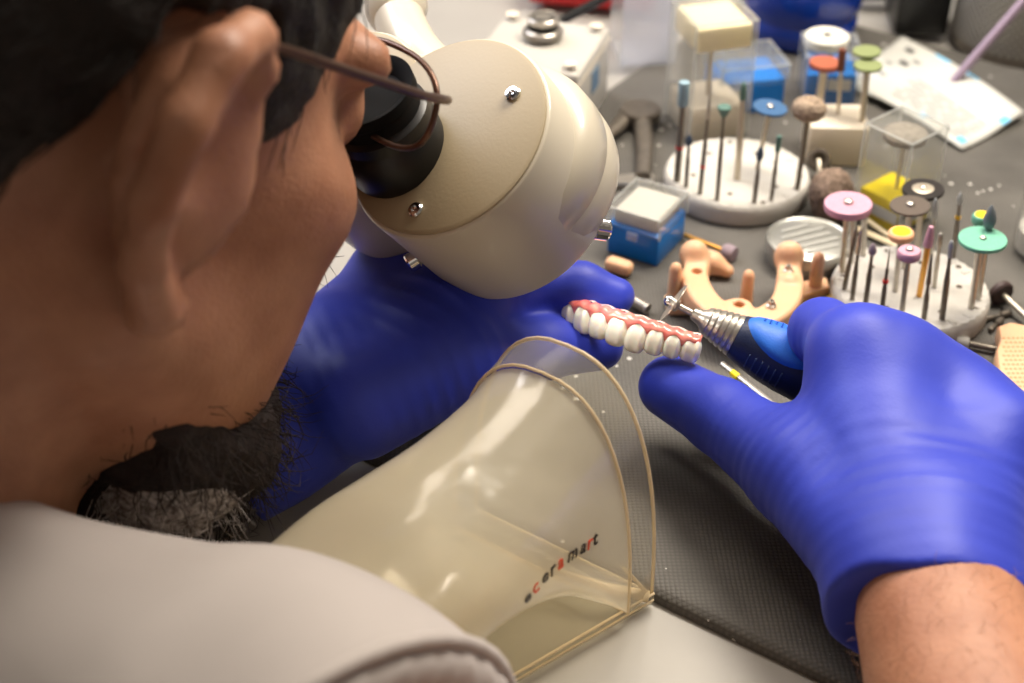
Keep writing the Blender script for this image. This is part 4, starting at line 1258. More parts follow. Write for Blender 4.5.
# blue pad: an oval patch on the upper side
up_ = unit(UP * .66 + RT * .40 - FW * .62); up_ = unit(up_ - HX * (up_ @ HX)); sd_ = np.cross(HX, up_)
def on_grip(s, a, dr=0.0):
    r_ = brad(s) + dr
    return h0p + HX * s + (up_ * math.cos(a) + sd_ * math.sin(a)) * r_
pc_s, pl, pwid = sG + .0175, .0170, 1.15
vs = [on_grip(pc_s, 0, .0009)]; fs = []
rings_ = 10; sg_ = 48
for i in range(1, rings_ + 1):
    f = i / rings_
    for k in range(sg_):
        a = 2 * math.pi * k / sg_
        vs.append(on_grip(pc_s + pl * f * math.cos(a), pwid * f * math.sin(a), .0009 if i < rings_ - 1 else (.0007 if i == rings_ - 1 else -.0002)))
for k in range(sg_):
    fs.append((0, 1 + k, 1 + (k + 1) % sg_))
for i in range(rings_ - 1):
    for k in range(sg_):
        a, b = 1 + i * sg_ + k, 1 + i * sg_ + (k + 1) % sg_
        fs.append((a, b, b + sg_, a + sg_))
pad = MB().add(vs, fs).build('grip_pad', M['padblue'], hp, 180)
db = MB()
for i in range(9):
    for j in range(2 + (i % 2)):
        db.ell(on_grip(sG + .006 + i * .0021, -.25 + .13 * j - .065 * (i % 2) + .0, .0010), .00042, None, 10, 6)
db.build('grip_bumps', M['padblue'], pad, 180)
gb = MB()
for i in range(6):
    s = sG + .007 + i * .0026
    gb.tube([on_grip(s, a, .0001) for a in np.linspace(1.35, 2.0, 8)], .00028, 6)
gb.build('grip_ridges', mat('navy_rubber_light', (44, 62, 98), .5), hp, 180)
# cutting disc on its mandrel
man = MB().lathe(h0p, HX, [(.0011, -.0015), (.00115, .0015), (.00115, sN)], 20).build('mandrel', M['steel'], hp)
dn = unit(np.cross(unit(at(663, 324, .04) - at(689, 288, .04)) , unit(h0p - EYE)))
dn = dn if dn @ HX > 0 else -dn
dn = unit(dn + (h0p - EYE) / np.linalg.norm(h0p - EYE) * .10)
MB().lathe(h0p + HX * .001, dn, [(.0005, -.00025), (.0081, -.00018), (.0081, .00018), (.0005, .00025)], 64).build('cutting_disc', mat('diamond_disc', (214, 204, 190), .35, .8, noise=.2, nscale=900), man)
MB().lathe(h0p - HX * .0006, -dn, [(.0020, -.0016), (.0023, -.001), (.0023, .0005), (.0018, .0016), (.0008, .0022), (.0002, .0023)], 24).build('clamp_screw', M['chrome'], man)
MB().lathe(h0p + HX * .0015, HX, [(.0026, 0), (.0026, .0012), (.0012, .002)], 24).build('flange', M['steel'], man)
# ================================================================== the technician
def glove_mat():
    m = bpy.data.materials.new('blue_nitrile'); m.use_nodes = True
    nt = m.node_tree; b = nt.nodes['Principled BSDF']; N = nt.nodes.new; L = nt.links.new
    b.inputs['Roughness'].default_value = .5; b.inputs['Specular IOR Level'].default_value = .35
    b.inputs['Sheen Weight'].default_value = .12; b.inputs['Sheen Tint'].default_value = (.5, .55, 1, 1)
    tc = N('ShaderNodeTexCoord')
    n = N('ShaderNodeTexNoise'); n.inputs['Scale'].default_value = 22; n.inputs['Detail'].default_value = 3; L(tc.outputs['Object'], n.inputs['Vector'])
    r = N('ShaderNodeValToRGB'); r.color_ramp.elements[0].position = .3; r.color_ramp.elements[1].position = .7
    r.color_ramp.elements[0].color = (*lin((36, 50, 160)), 1); r.color_ramp.elements[1].color = (*lin((46, 62, 180)), 1)
    L(n.outputs['Fac'], r.inputs['Fac']); L(r.outputs[0], b.inputs['Base Color'])
    n2 = N('ShaderNodeTexNoise'); n2.inputs['Scale'].default_value = 900; n2.inputs['Detail'].default_value = 2; L(tc.outputs['Object'], n2.inputs['Vector'])
    bu = N('ShaderNodeBump'); bu.inputs['Strength'].default_value = .12; bu.inputs['Distance'].default_value = .0004
    L(n2.outputs['Fac'], bu.inputs['Height']); L(bu.outputs[0], b.inputs['Normal'])
    return m
M['glove'] = glove_mat()
def skin_mat():
    m = mat('skin', (172, 122, 94), .5, sss=.08, rgb2=(154, 104, 78), nscale=60, bump=.25, bscale=700)
    return m
M['skin'] = skin_mat()
M['hair'] = mat('dark_hair', (26, 18, 14), .65, noise=.5, nscale=260, bump=1.0, bscale=420)
def beard_mat():
    m = mat('dark_beard', (36, 22, 18), .7, noise=.4, nscale=300, bump=1.0, bscale=500)
    return m
M['beard'] = beard_mat()
M['greyhair'] = mat('grey_beard', (190, 182, 178), .8, rgb2=(96, 84, 78), nscale=420, bump=1.0, bscale=500)
M['coat'] = mat('white_cotton', (182, 174, 170), .85, noise=.05, nscale=30, bump=.1, bscale=1400, sheen=.3)
M['trouser'] = mat('dark_trouser', (52, 54, 62), .9)

# --- key joints
TH = math.radians(43); PI_ = math.radians(25)
FH = V(math.sin(TH), math.cos(TH), 0)
HR = V(FH[1], -FH[0], 0)                              # head's right
HF = FH * math.cos(PI_) - V(0, 0, math.sin(PI_))
HU = FH * math.sin(PI_) + V(0, 0, math.cos(PI_))
EAR = dp(198, 170, .362)
HC = EAR - HR * .079
HEADR = basis(HR, HF, HU)                             # columns
def hw(x, y, z):
    return HC + HEADR @ V(x, y, z)
MS = bp(0, 0) * 0 + V(-.215, .335, .065)              # between the shoulders
BR_ = unit(V(.93, -.36, 0)); BF_ = V(.36, .93, 0)                       # body's right and forward
SR = dp(276, 736, .365) - V(0, .008, .021)                                # right shoulder joint
SL = SR - BR_ * .345 + V(0, 0, .0)
MS = (SR + SL) / 2
PEL = MS - BF_ * .27 - V(0, 0, .31)
ELR = V(.125, .030, .030); WRR = dp(945, 622, .4345)
ELL = V(-.36, .53, .045); WRL = dp(262, 418, .530)
print('shoulder', SR, SL, 'upper', np.linalg.norm(ELR - SR), 'fore', np.linalg.norm(WRR - ELR), 'L', np.linalg.norm(ELL - SL), np.linalg.norm(WRL - ELL))
NB = MS + BF_ * .030 - V(0, 0, .030)

def f_head(P):
    q = ((P - HC.astype(np.float32)) @ HEADR.astype(np.float32)).astype(np.float32)
    d = el(q, (0, -.014, .036), (.0765, .098, .084))
    d = smin(d, el(q, (0, .040, -.030), (.0600, .052, .080)), .03)
    d = smin(d, el(q, (0, .052, -.082), (.040, .036, .030)), .03)          # chin
    for s in (-1, 1):
        d = smin(d, rc(q, (s * .058, .0, -.045), (s * .030, .065, -.09), .016, .016), .025)   # jaw line
        d = smin(d, el(q, (s * .043, .062, -.018), (.023, .024, .019)), .02)   # cheekbone
        d = smin(d, el(q, (s * .040, .050, -.050), (.020, .030, .030)), .02)   # cheek
        d = smax(d, -el(q, (s * .032, .104, .006), (.016, .016, .012)), .012)  # eye socket
        d = smin(d, el(q, (s * .032, .084, .006), (.0125, .0115, .0115)), .004)  # closed-over eye
        d = smin(d, rc(q, (s * .012, .092, .026), (s * .050, .078, .026), .008, .007), .014)  # brow
    d = smin(d, rc(q, (0, .094, .016), (0, .116, -.026), .007, .0115), .010)
    for s in (-1, 1):
        d = smin(d, el(q, (s * .011, .106, -.029), (.008, .008, .007)), .006)
    d = smin(d, el(q, (0, .090, -.054), (.023, .011, .006)), .006)
    d = smin(d, el(q, (0, .089, -.064), (.021, .011, .006)), .005)
    # ears
    for s in (-1, 1):
        m = np.array([s, 1, 1], np.float32)
        e = q * m
        ear = el(e, (.082, -.006, .002), (.0055, .021, .031))
        hel = 9.0
        pts = [(.078, .006, .012), (.083, .007, .027), (.090, -.004, .036), (.098, -.018, .032), (.102, -.027, .017), (.099, -.028, -.002), (.092, -.021, -.019), (.084, -.008, -.034), (.080, .000, -.036)]
        rr = [.004, .005, .0058, .0062, .0060, .0056, .0056, .0068, .006]
        for i in range(len(pts) - 1):
            hel = np.minimum(hel, rc(e, pts[i], pts[i + 1], rr[i], rr[i + 1])) if i == 0 else smin(hel, rc(e, pts[i], pts[i + 1], rr[i], rr[i + 1]), .003)
        # shell of the ear between head and rim
        back = rc(e, (.080, -.010, .020), (.093, -.018, .018), .010, .004)
        back = smin(back, rc(e, (.079, -.010, -.006), (.091, -.018, -.004), .010, .004), .008)
        ear = smin(smin(ear, hel, .004), back, .006)
        ear = smax(ear, -el(e, (.096, -.002, .007), (.007, .012, .018)), .004)    # hollow
        ear = smin(ear, el(e, (.080, .012, -.006), (.004, .004, .007)), .004)    # tragus
        d = smin(d, ear, .006)
    return d
def f_torso(P, grow=0.0):
    d = rc(P, PEL, MS - V(0, 0, .15) - BF_ * .12, .130, .110)
    d = smin(d, rc(P, MS - BR_ * .09 - V(0, 0, .118) - BF_ * .05, MS + BR_ * .09 - V(0, 0, .118) - BF_ * .05, .085, .085), .06)
    d = smin(d, rc(P, SL, SR, .042, .042), .05)
    d = smin(d, rc(P, NB + BR_ * .03 - BF_ * .03 - V(0, 0, .012), SR, .034, .036), .03)
    d = smin(d, rc(P, NB - BR_ * .03 - BF_ * .02, SL, .040, .038), .04)
    return d - grow
def f_neck(P):
    return rc(P, hw(0, -.035, -.045), NB, .056, .064)
def f_arms(P):
    d = smin(rc(P, SR, ELR, .042, .043), rc(P, ELR, ELR * .55 + WRR * .45, .042, .036), .02)
    d = smin(d, rc(P, ELR * .55 + WRR * .45, WRR, .036, .0255), .02)
    e = smin(rc(P, SL, ELL, .042, .043), rc(P, ELL, ELL * .55 + WRL * .45, .042, .036), .02)
    e = smin(e, rc(P, ELL * .55 + WRL * .45, WRL, .036, .0215), .02)
    return np.minimum(d, e)
def f_body(P):
    P = P.astype(np.float32)
    d = smin(f_head(P), f_neck(P), .025)
    t = smin(f_torso(P), f_arms(P), .03)
    t = smin(t, f_neck(P), .03)
    return smin(d, t, .008)
allp = np.array([PEL, MS, SR, SL, ELR, ELL, WRR, WRL, HC])
lo = allp.min(0) - .17; hi = allp.max(0) + V(.07, .17, .14)
FASTB = False
person = sdf_obj('person', f_body, lo, hi, .0042, M['skin'], None, 1)
tag(person, 'person in white coat with glasses and dark beard bent over the microscope', 'person')
# a finer head replaces nothing: refine by projecting vertices on to the exact surface
def project(o, f, n=3, step=.0015):
    me = o.data; v = np.empty(len(me.vertices) * 3); me.vertices.foreach_get('co', v); v = v.reshape(-1, 3)
    p = o; off = V(0, 0, 0)
    while p is not None: off = off + np.array(p.location); p = p.parent
    v = v + off
    for _ in range(n):
        d = f(v.astype(np.float32)).astype(float)
        g = np.stack([f((v + e).astype(np.float32)) - f((v - e).astype(np.float32)) for e in np.eye(3) * step], 1) / (2 * step)
        g2 = np.maximum((g * g).sum(1), .25)
        v = v - (d / g2)[:, None] * g * .8
    me.vertices.foreach_set('co', (v - off).ravel()); me.update()
project(person, f_body, 2)

rr = random.Random(11); HB = MB(); adir = unit(WRR - ELR)
vv = np.empty(len(person.data.vertices) * 3); person.data.vertices.foreach_get('co', vv); vv = vv.reshape(-1, 3)
nn = np.array([v.normal[:] for v in person.data.vertices])
sel = [i for i in range(len(vv)) if np.linalg.norm(np.cross(vv[i] - WRR, adir)) < .05 and -.11 < (vv[i] - WRR) @ adir < -.004 and nn[i] @ (EYE - vv[i]) > 0]
for i in rr.sample(sel, min(len(sel), 420)):
    p0 = vv[i] + V(rr.uniform(-1, 1), rr.uniform(-1, 1), 0) * .0018 - nn[i] * .0006; d_ = unit(nn[i] * .55 + adir * rr.uniform(-.2, .9) + unit(np.cross(nn[i], adir)) * rr.uniform(-.9, .9))
    l_ = rr.uniform(.004, .010)
    HB.tube([p0, p0 + d_ * l_ * .5, p0 + d_ * l_ - nn[i] * l_ * .35], [.00006, .00006, .00003], 3, cap=False)
ah = HB.build('arm_hair', mat('arm_hair', (128, 88, 62), .5), person, 180); ah['kind'] = 'stuff'

# --- hair: cap over the skull, shorter at the nape, sideburn before the ear
def f_hair(P):
    q = ((P - HC.astype(np.float32)) @ HEADR.astype(np.float32)).astype(np.float32)
    d = el(q, (0, -.016, .040), (.0835, .1055, .0915))
    d = smin(d, el(q, (0, .035, .075), (.060, .05, .040)), .03) + .0018 * snoise(q, 420, 3) + .001 * snoise(q, 900, 5)
    x, y, z = np.abs(q[..., 0]), q[..., 1], q[..., 2]
    # lower hair line as a height over front-back position
    zl = .004 * snoise(q, 260, 41) + .003 * snoise(q, 600, 42) + np.interp(y, [-.13, -.085, -.05, -.030, -.020, .012, .020, .042, .056, .066, .078, .10], [-.062, -.050, -.024, .010, .036, .040, .000, .002, .030, .058, .070, .076]).astype(np.float32)
    d = smax(d, (zl - z) * .8, .008)
    return smax(d, -(el(q, (0, -.014, .036), (.0745, .096, .082))), .002)
hl, hh = HC - .14, HC + .15
sdf_obj('hair', f_hair, hl, hh, .0024, M['hair'], person, 1)
# --- beard: full, wrapping chin and jaw
def f_beard(P, part=0):
    q = ((P - HC.astype(np.float32)) @ HEADR.astype(np.float32)).astype(np.float32)
    n = .0035 * snoise(q, 330, 8) + .002 * snoise(q, 760, 9)
    d = el(q, (0, .064, -.098), (.050, .042, .038))
    d = smin(d, el(q, (0, .064, -.126), (.038, .034, .030)), .02)
    for s in (-1, 1):
        d = smin(d, rc(q, (s * .052, .036, -.082), (s * .040, .060, -.100), .010, .020), .02)
    d = smin(d, el(q, (0, .092, -.045), (.026, .012, .008)), .008)
    d = d + n
    d = smax(d, (q[..., 2] - (-.040 - .35 * (.05 - q[..., 1]))), .008) if part == 0 else d
    return d
bo = sdf_obj('beard', f_beard, HC - .20, HC + .16, .0022, [M['beard'], M['greyhair']], person, 1)
bvx = np.array([v.co[:] for v in bo.data.vertices]); r_ = unit(ray(168, 532)); w_ = bvx - EYE; tt_ = w_ @ r_; off_ = np.linalg.norm(w_ - tt_[:, None] * r_, axis=1)
gp = bvx[min((i for i in range(len(bvx)) if off_[i] < .004), key=lambda i: tt_[i])] if (off_ < .004).any() else hw(.022, .066, -.150)
for p in bo.data.polygons:
    c_ = np.array(p.center)
    if np.linalg.norm((c_ - gp) / V(.022, .022, .013)) < 1: p.material_index = 1

def strands(o, name, mats, n, l0, l1, lift, flow, curl, seed, par):
    r2 = random.Random(seed); B = MB()
    nv = len(o.data.vertices); me = o.data
    for _ in range(n):
        v = me.vertices[r2.randrange(nv)]; p0 = np.array(v.co); nr = np.array(v.normal)
        fl = flow(p0) if callable(flow) else flow
        d_ = unit(nr * lift + unit(fl - nr * (fl @ nr) * .8) + V(*[r2.uniform(-1, 1) for _ in range(3)]) * curl)
        L_ = r2.uniform(l0, l1); w2 = V(*[r2.uniform(-1, 1) for _ in range(3)]) * curl
        if len(mats) > 1: B.cur = 1 if np.linalg.norm((p0 - gp) / V(.024, .024, .015)) < 1 else 0
        P_ = [p0 - nr * .001, p0 + d_ * L_ * .35, p0 + unit(d_ + w2 * .5) * L_ * .7, p0 + unit(d_ + w2) * L_]
        B.tube(P_, [.00022, .0002, .00016, .00005], 3, cap=False)
    h_ = B.build(name, mats, par, 180, weld=False); h_['kind'] = 'stuff'; return h_
strands(bo, 'beard_strands', [M['beard'], M['greyhair']], 2600, .008, .018, .9, -HU + HF * .3, .7, 3, bo)
ho = [c for c in person.children if c.name == 'hair'][0]
strands(ho, 'hair_strands', [M['hair']], 3600, .008, .016, .25, -HU * .6 - HF * .8, .25, 5, ho)

# --- white coat with short sleeves and a collar
def f_coat(P):
    P = P.astype(np.float32)
    d = f_torso(P, .012)
    e = rc(P, SR, SR * .35 + ELR * .65, .051, .064)
    e2 = rc(P, SL, SL * .35 + ELL * .65, .051, .064)
    dr = unit(ELR - SR).astype(np.float32); dl = unit(ELL - SL).astype(np.float32)
    e = smax(e, (P - (SR * .86 + ELR * .14).astype(np.float32)) @ dr, .003)
    e2 = smax(e2, (P - (SL * .86 + ELL * .14).astype(np.float32)) @ dl, .003)
    d = smin(smin(d, e, .03), e2, .03)
    hp_ = (P - (SR + dr * .020).astype(np.float32)) @ dr; hx = (P - SR.astype(np.float32)) @ BR_.astype(np.float32)
    d = smax(d, np.minimum(hp_, hx + .02), .003)
    # hollow beside the neck, collar standing behind it
    axc = unit(hw(0, -.035, -.045) - NB).astype(np.float32)
    rel = P - NB.astype(np.float32); hc = rel @ axc; rad = np.linalg.norm(rel - hc[..., None] * axc, axis=-1)
    side = rel @ (unit(BR_ * .25 - BF_ * .97)).astype(np.float32)
    ring = np.maximum(np.maximum(np.abs(rad - .076 - .08 * hc) - .0035, np.abs(hc + .006) - .026), .002 - side)
    d = smin(d, ring, .012)
    # soft folds
    d = d + .0046 * snoise(P, 50, 11) + .0022 * snoise(P, 120, 12)
    # collar standing round the neck
    ax = unit(hw(0, -.035, -.045) - NB).astype(np.float32)
    rel = P - NB.astype(np.float32); h = rel @ ax; rad = np.linalg.norm(rel - h[..., None] * ax, axis=-1)
    side0 = rel @ (unit(BR_ * .25 - BF_ * .97)).astype(np.float32)
    d = smax(d, np.minimum(-(rad - .074 - .15 * np.maximum(0, h)), -side0 * 1.5), .006)
    return d
lo2 = np.array([PEL, MS, SR, SL]).min(0) - .18; hi2 = np.array([PEL, MS, SR, SL, SR * .5 + ELR * .5]).max(0) + .12
coat = sdf_obj('coat', f_coat, lo2, hi2, .0045, M['coat'], person, 1)
# hem seam of the sleeve
dr = unit(ELR - SR); u_, w_2, _ = frame(dr); cs_ = SR + dr * .015
lp = []
for k in range(48):
    a = 2 * math.pi * k / 48; dirv = u_ * math.cos(a) + w_2 * math.sin(a); r_ = .02
    for _ in range(40):
        v_ = float(f_coat((cs_ + dirv * r_)[None].astype(np.float32))[0])
        if v_ > 0: break
        r_ += .0025
    lp.append(cs_ + dirv * (r_ - .001))
MB().loop(lp, .0022, 8).build('sleeve_hem', M['coat'], coat, 180)
# trousers on the stool
KR, KL = PEL + BF_ * .42 + BR_ * .14 - V(0, 0, .07), PEL + BF_ * .42 - BR_ * .14 - V(0, 0, .07)
def f_leg(P):
    P = P.astype(np.float32); d = rc(P, PEL - BR_ * .07, PEL + BR_ * .07, .14, .14)
    for k, s in ((KR, 1), (KL, -1)):
        d = smin(d, rc(P, PEL + BR_ * .09 * s, k, .085, .062), .04)
        fz = V(k[0], k[1], -.70) - BF_ * .05
        d = smin(d, rc(P, k, fz, .06, .045), .03)
        d = smin(d, rc(P, fz - V(0, 0, .01), fz + BF_ * .14 - V(0, 0, .012), .036, .032), .03)
    return d
lg = np.array([PEL, KR, KL])
sdf_obj('trousers', f_leg, np.append(lg.min(0)[:2] - .24, -.76), np.append(lg.max(0)[:2] + .24, PEL[2] + .16), .011, M['trouser'], person, 1)
sc0 = V(PEL[0], PEL[1], -.75)
t = thing('work_stool', 'dark padded stool under the seated person', 'stool', sc0)
sh_ = PEL[2] - .150
MB().lathe(V(PEL[0], PEL[1], sh_ - .055), (0, 0, 1), [(.16, 0), (.18, .012), (.18, .04), (.16, .052), (.001, .054)], 40).build('seat', M['rubber'], t)
MB().cyl(V(PEL[0], PEL[1], -.70), V(PEL[0], PEL[1], sh_ - .05), .025).build('column', M['steel'], t)
for k in range(5):
    a = 2 * math.pi * k / 5; MB().tube([V(PEL[0], PEL[1], -.70), V(PEL[0] + .25 * math.cos(a), PEL[1] + .25 * math.sin(a), -.735)], [.018, .014], 10).build('leg', M['steel'], t)

# ------------------------------------------------------------------ gloves
def hand_sdf(palm, fingers, webs, wrist, wr, folds):
    """palm, webs: round cones; fingers: chains of (point, radius)"""
    def f(P):
        P = P.astype(np.float32)
        d = None
        for a, b, ra, rb in palm:
            e = rc(P, a, b, ra, rb); d = e if d is None else smin(d, e, .012)
        for chain in fingers:
            e = None
            for (a, ra), (b, rb) in zip(chain[:-1], chain[1:]):
                g = rc(P, a, b, ra, rb); e = g if e is None else smin(e, g, .0035)
            d = smin(d, e, .006)
        for a, b, ra, rb in webs:
            d = smin(d, rc(P, a, b, ra, rb), .014)
        for c, ax_, amp, k, reach, wob in folds:
            c32 = np.asarray(c, np.float32); a32 = unit(ax_).astype(np.float32)
            rel = P - c32; s = rel @ a32; rr = np.linalg.norm(rel, axis=-1)
            m = np.exp(-(rr / reach) ** 2)
            ph = k * s + wob * snoise(P, 55, 21)
            w_ = np.abs(np.sin(ph * .5)) ** .6 * 2 - 1.3
            d = d + amp * m * w_ * (.55 + .45 * snoise(P, 120, 31))
        return d
    return f

# right glove
Rw_l, Rw_r = dp(903, 602, .446), dp(948, 592, .442)
rI, rM, rR, rP = dp(860, 356, .500), dp(900, 374, .503), dp(955, 409, .500), dp(1000, 440, .484)
r_palm = [(Rw_l, rI, .0190, .0150), (Rw_l * .6 + Rw_r * .4, rM, .0210, .0150), (Rw_l * .35 + Rw_r * .65, rR, .0210, .0148), (Rw_r, rP, .0180, .0138),
          (rI, rM, .0145, .0145), (rM, rR, .0145, .0142), (rR, rP, .0142, .0136)]
rT = [(dp(885, 560, .452), .0200), (dp(800, 474, .494), .0168), (dp(722, 417, .526), .0131), (dp(670, 387, .546), .0116)]
rIc = [(rI, .0135), (dp(823, 332, .528), .0116), (dp(818, 352, .552), .0098), (dp(806, 380, .5620), .0085)]
rMc = [(rM, .0135), (dp(866, 352, .540), .0115), (dp(845, 362, .558), .0098), (dp(828, 390, .562), .0085)]
rRc = [(rR, .0130), (dp(918, 386, .536), .0110), (dp(892, 395, .550), .0095), (dp(872, 418, .552), .0083)]
rPc = [(rP, .0122), (dp(975, 430, .520), .0098), (dp(948, 442, .530), .0086), (dp(926, 450, .538), .0076)]
cuffd = unit((Rw_l + Rw_r) / 2 - (rM + rR) / 2)
r_webs = [(dp(800, 462, .492), dp(858, 390, .500), .0120, .0110), (dp(840, 470, .485), dp(885, 400, .495), .0130, .0120)]
Rwc = (Rw_l + Rw_r) / 2
r_folds = [(Rwc - cuffd * .010, cuffd + BR_ * .12, .0009, 950, .034, 5.0), (dp(770, 470, .48), unit(dp(722, 415, .514) - dp(800, 474, .488)) + V(.1, 0, 0), .0010, 1150, .022, 2.2),
           (dp(712, 420, .505), unit(dp(722, 415, .514) - dp(668, 384, .531)), .0006, 1500, .010, 1.4), (dp(815, 350, .52), unit(V(.6, -.5, .2)), .0004, 1500, .014, 1.4),
           (dp(955, 520, .455), cuffd + BR_ * .25, .0008, 640, .030, 5.0)]
f_r0 = hand_sdf(r_palm, [rT, rIc, rMc, rRc, rPc], r_webs, None, None, r_folds)
cuff_end = dp(945, 612, .430)
cuff_end = Rwc + cuffd * .006
def f_rg(P):
    P = P.astype(np.float32)
    d = f_r0(P)
    # cuff: an open tube round the wrist
    a = Rwc - cuffd * .03; b = Rwc + cuffd * .04
    rel = P - Rwc.astype(np.float32); s = rel @ cuffd.astype(np.float32)
    cu = f_cuffR(P)
    d = smin(d, cu, .010)
    wav = .0010 * np.sin((rel @ unit(Rw_r - Rw_l).astype(np.float32)) * 190 + 1) + .0022 * snoise(P, 170, 2)
    return smax(d, s - .008 - wav, .0018)
def f_cuffR(P):
    return smin(rc(P, Rw_l + (Rw_r - Rw_l) * .30 - cuffd * .02, Rw_l + (Rw_r - Rw_l) * .25 + cuffd * .04, .0225, .0262), rc(P, Rw_r - (Rw_r - Rw_l) * .25 - cuffd * .02, Rw_r + (Rw_r - Rw_l) * .15 + cuffd * .04, .0225, .0262), .012) + .0008 * snoise(P, 260, 7)
pts = np.array([p for p, _ in rT + rIc + rMc + rRc + rPc] + [Rw_l, Rw_r])
gr = sdf_obj('glove', f_rg, pts.min(0) - .034, pts.max(0) + .034, .00115, M['glove'], person, 1)
gr['label'] = 'blue glove on the hand gripping the handpiece'

# left glove
Lw_a, Lw_b = dp(290, 388, .536), dp(272, 436, .522)      # far and near side of the wrist
lI, lM, lR, lP = dp(462, 294, .537), dp(440, 280, .555), dp(415, 274, .568), dp(390, 276, .578)
l_palm = [(Lw_b, lI, .0190, .0150), (Lw_b * .65 + Lw_a * .35, lM, .0200, .0145), (Lw_b * .35 + Lw_a * .65, lR, .0190, .0140), (Lw_a, lP, .0170, .0130),
          (lI, lM, .0142, .0140), (lM, lR, .0140, .0138), (lR, lP, .0138, .0130), (Lw_b, dp(440, 354, .524), .0195, .0150)]
lT = [(dp(360, 402, .512), .0200), (dp(462, 362, .522), .0150), (dp(545, 348, .548), .0112), (dp(600, 347, .561), .0088)]
lIc = [(lI, .0130), (dp(536, 286, .556), .0108), (dp(582, 287, .556), .0090), (dp(616, 296, .556), .0070)]
lMc = [(lM, .0132), (dp(520, 295, .566), .0110), (dp(552, 312, .566), .0096), (dp(576, 328, .562), .0082)]
lRc = [(lR, .0128), (dp(505, 310, .580), .0106), (dp(538, 330, .580), .0092), (dp(562, 342, .574), .0080)]
lPc = [(lP, .0120), (dp(470, 318, .590), .0096), (dp(500, 336, .588), .0084), (dp(520, 346, .580), .0074)]
cuffl = unit((Lw_a + Lw_b) / 2 - (lM + lI) / 2)
Lwc = (Lw_a + Lw_b) / 2
l_webs = [(dp(440, 350, .526), dp(458, 320, .534), .0130, .0125)]
l_folds = [(Lwc - cuffl * .006, cuffl + V(0, .25, .0), .0011, 1150, .030, 3.4), (dp(470, 390, .50), unit(lT[1][0] - lT[0][0]), .0009, 1000, .024, 2.4),
           (dp(430, 280, .52), cuffl + V(0, -.3, 0), .0009, 900, .022, 2.6)]
f_l0 = hand_sdf(l_palm, [lT, lIc, lMc, lRc, lPc], l_webs, None, None, l_folds)
def f_cuffL(P):
    v = Lw_b - Lw_a
    return smin(rc(P, Lw_a + v * .1 - cuffl * .02, Lw_a + v * .12 + cuffl * .04, .0210, .0225), rc(P, Lw_b - v * .1 - cuffl * .02, Lw_b - v * .12 + cuffl * .04, .0220, .0235), .012) + .0008 * snoise(P, 260, 17)
def f_lg(P):
    P = P.astype(np.float32)
    d = smin(f_l0(P), f_cuffL(P), .010)
    rel = P - Lwc.astype(np.float32); s = rel @ cuffl.astype(np.float32)
    wav = .002 * np.sin((rel @ unit(Lw_b - Lw_a).astype(np.float32)) * 210) + .0014 * snoise(P, 170, 6)
    return smax(d, s - .026 - wav, .0018)
pts = np.array([p for p, _ in lT + lIc + lMc + lRc + lPc] + [Lw_a, Lw_b])
gl_ = sdf_obj('glove', f_lg, pts.min(0) - .034, pts.max(0) + .034, .00115, M['glove'], person, 1)
gl_['label'] = 'blue glove on the hand steadying the bridge'

# ------------------------------------------------------------------ glasses
t = thing('eyeglasses', 'thin brown metal eyeglasses worn by the person at the microscope', 'glasses', hw(0, .10, .01))
M['gframe'] = mat('bronze_frame', (96, 72, 60), .3, .7)
HINGE = dp(430, 91, .395)
hq = HEADR.T @ (HINGE - HC)
print('hinge local', hq)
def rim(s):
    out = []
    for k in range(40):
        a = 2 * math.pi * k / 40
        x = .034 + .027 * math.copysign(abs(math.cos(a)) ** .8, math.cos(a)); z = .004 + .0145 * math.copysign(abs(math.sin(a)) ** .8, math.sin(a))
        out.append(hw(s * x, .110 - .010 * (x / .06) ** 2 , z + .010))
    return out
for s in (1, -1):
    MB().loop(rim(s), .0010, 8).build('rim', M['gframe'], t, 180)
    L_ = rim(s); c_ = sum(L_) / len(L_)
    MB().add([c_] + L_, [(0, i + 1, (i + 1) % len(L_) + 1) for i in range(len(L_))]).build('lens', clear_mat('lens_glass', (254, 254, 254), .0, (240, 240, 240), .0, .02, fk=.2), t, 180)
    hz = .019
    MB().tube(catmull([hw(s * .058, .100, .020), hw(s * .069, .094, hz + .003), hw(s * .076, .076, hz + .005), hw(s * .081, .04, hz + .010), hw(s * .083, .004, hz + .014), hw(s * .086, -.012, hz + .006), hw(s * .084, -.022, -.004)], 5), .0014, 8).build('temple', M['gframe'], t, 180)
MB().tube(catmull([hw(-.008, .1095, .014), hw(0, .113, .018), hw(.008, .1095, .014)], 4), .0010, 8).build('nose_bridge', M['gframe'], t, 180)
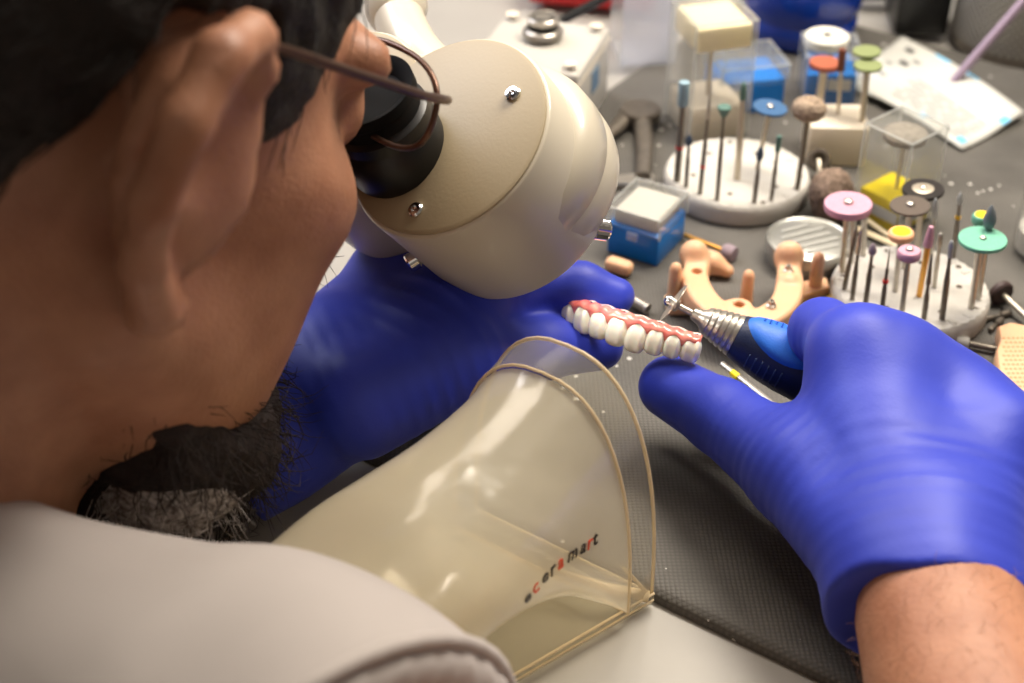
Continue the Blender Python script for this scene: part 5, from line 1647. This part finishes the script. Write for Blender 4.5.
# ================================================================== light and camera
def area(name, loc, target, size, power, rgb, sy=None):
    l = bpy.data.lights.new(name, 'AREA'); l.energy = power; l.color = lin(rgb); l.shape = 'RECTANGLE'; l.size = size; l.size_y = sy or size
    o = bpy.data.objects.new(name, l); C.objects.link(o); o.location = tuple(loc)
    o.rotation_euler = Vector(np.asarray(target) - np.asarray(loc)).to_track_quat('-Z', 'Y').to_euler()
    return o
area('bench_lamp', V(.26, .68, .60), V(.08, .42, 0), .40, 7.6, (255, 244, 228), .16)
area('ceiling_light', V(.5, .1, 1.7), V(.1, .5, 0), 1.0, 1.4, (255, 240, 222))
area('ceiling_light', V(-.35, 1.15, 1.35), V(0, .45, 0), .7, 13.0, (255, 240, 222))
area('left_glove_fill', V(-.8, 1.1, .95), V(-.05, .42, .03), .6, 15.0, (236, 240, 255))  # added fill from back left to brighten the left glove; no window there
s2 = bpy.data.lights.new('forearm_fill', 'SPOT'); s2.energy = 4.2; s2.color = lin((255, 240, 222)); s2.spot_size = .55; s2.spot_blend = .9; s2.shadow_soft_size = .06  # added spot, aimed at the right forearm only to brighten it
o2 = bpy.data.objects.new('forearm_fill', s2); C.objects.link(o2); o2.location = (.42, .08, .46)
o2.rotation_euler = Vector(V(.14, .27, .03) - V(.42, .08, .46)).to_track_quat('-Z', 'Y').to_euler()
area('room_fill', V(-.02, -.5, 1.0), V(-.05, .42, .03), .9, .9, (255, 240, 224))
sp = bpy.data.lights.new('microscope_lamp', 'SPOT'); sp.energy = .07; sp.color = lin((255, 250, 240)); sp.spot_size = 1.25; sp.spot_blend = .8; sp.shadow_soft_size = .008
so = bpy.data.objects.new('microscope_lamp', sp); C.objects.link(so)
so.location = tuple(dp(585, 262, .515)); so.rotation_euler = Vector(dp(640, 345, .55) - dp(585, 262, .515)).to_track_quat('-Z', 'Y').to_euler()
w = bpy.data.worlds.new('room_light'); bpy.context.scene.world = w; w.use_nodes = True
w.node_tree.nodes['Background'].inputs[0].default_value = (*lin((255, 236, 216)), 1)
w.node_tree.nodes['Background'].inputs[1].default_value = .15
cam = bpy.data.cameras.new('camera'); co = bpy.data.objects.new('camera', cam); C.objects.link(co)
cam.sensor_width = 36; cam.lens = F * 36 / 1024; cam.clip_start = .02
co.location = tuple(EYE); co.rotation_euler = (math.pi / 2 - PITCH, 0, 0)
cam.dof.use_dof = True; cam.dof.focus_distance = .51; cam.dof.aperture_fstop = 8.5; cam.dof.aperture_blades = 9
bpy.context.scene.camera = co
bpy.context.scene.view_settings.view_transform = 'Standard'
bpy.context.scene.view_settings.exposure = 0.0
bpy.context.scene.cycles.transparent_max_bounces = 40
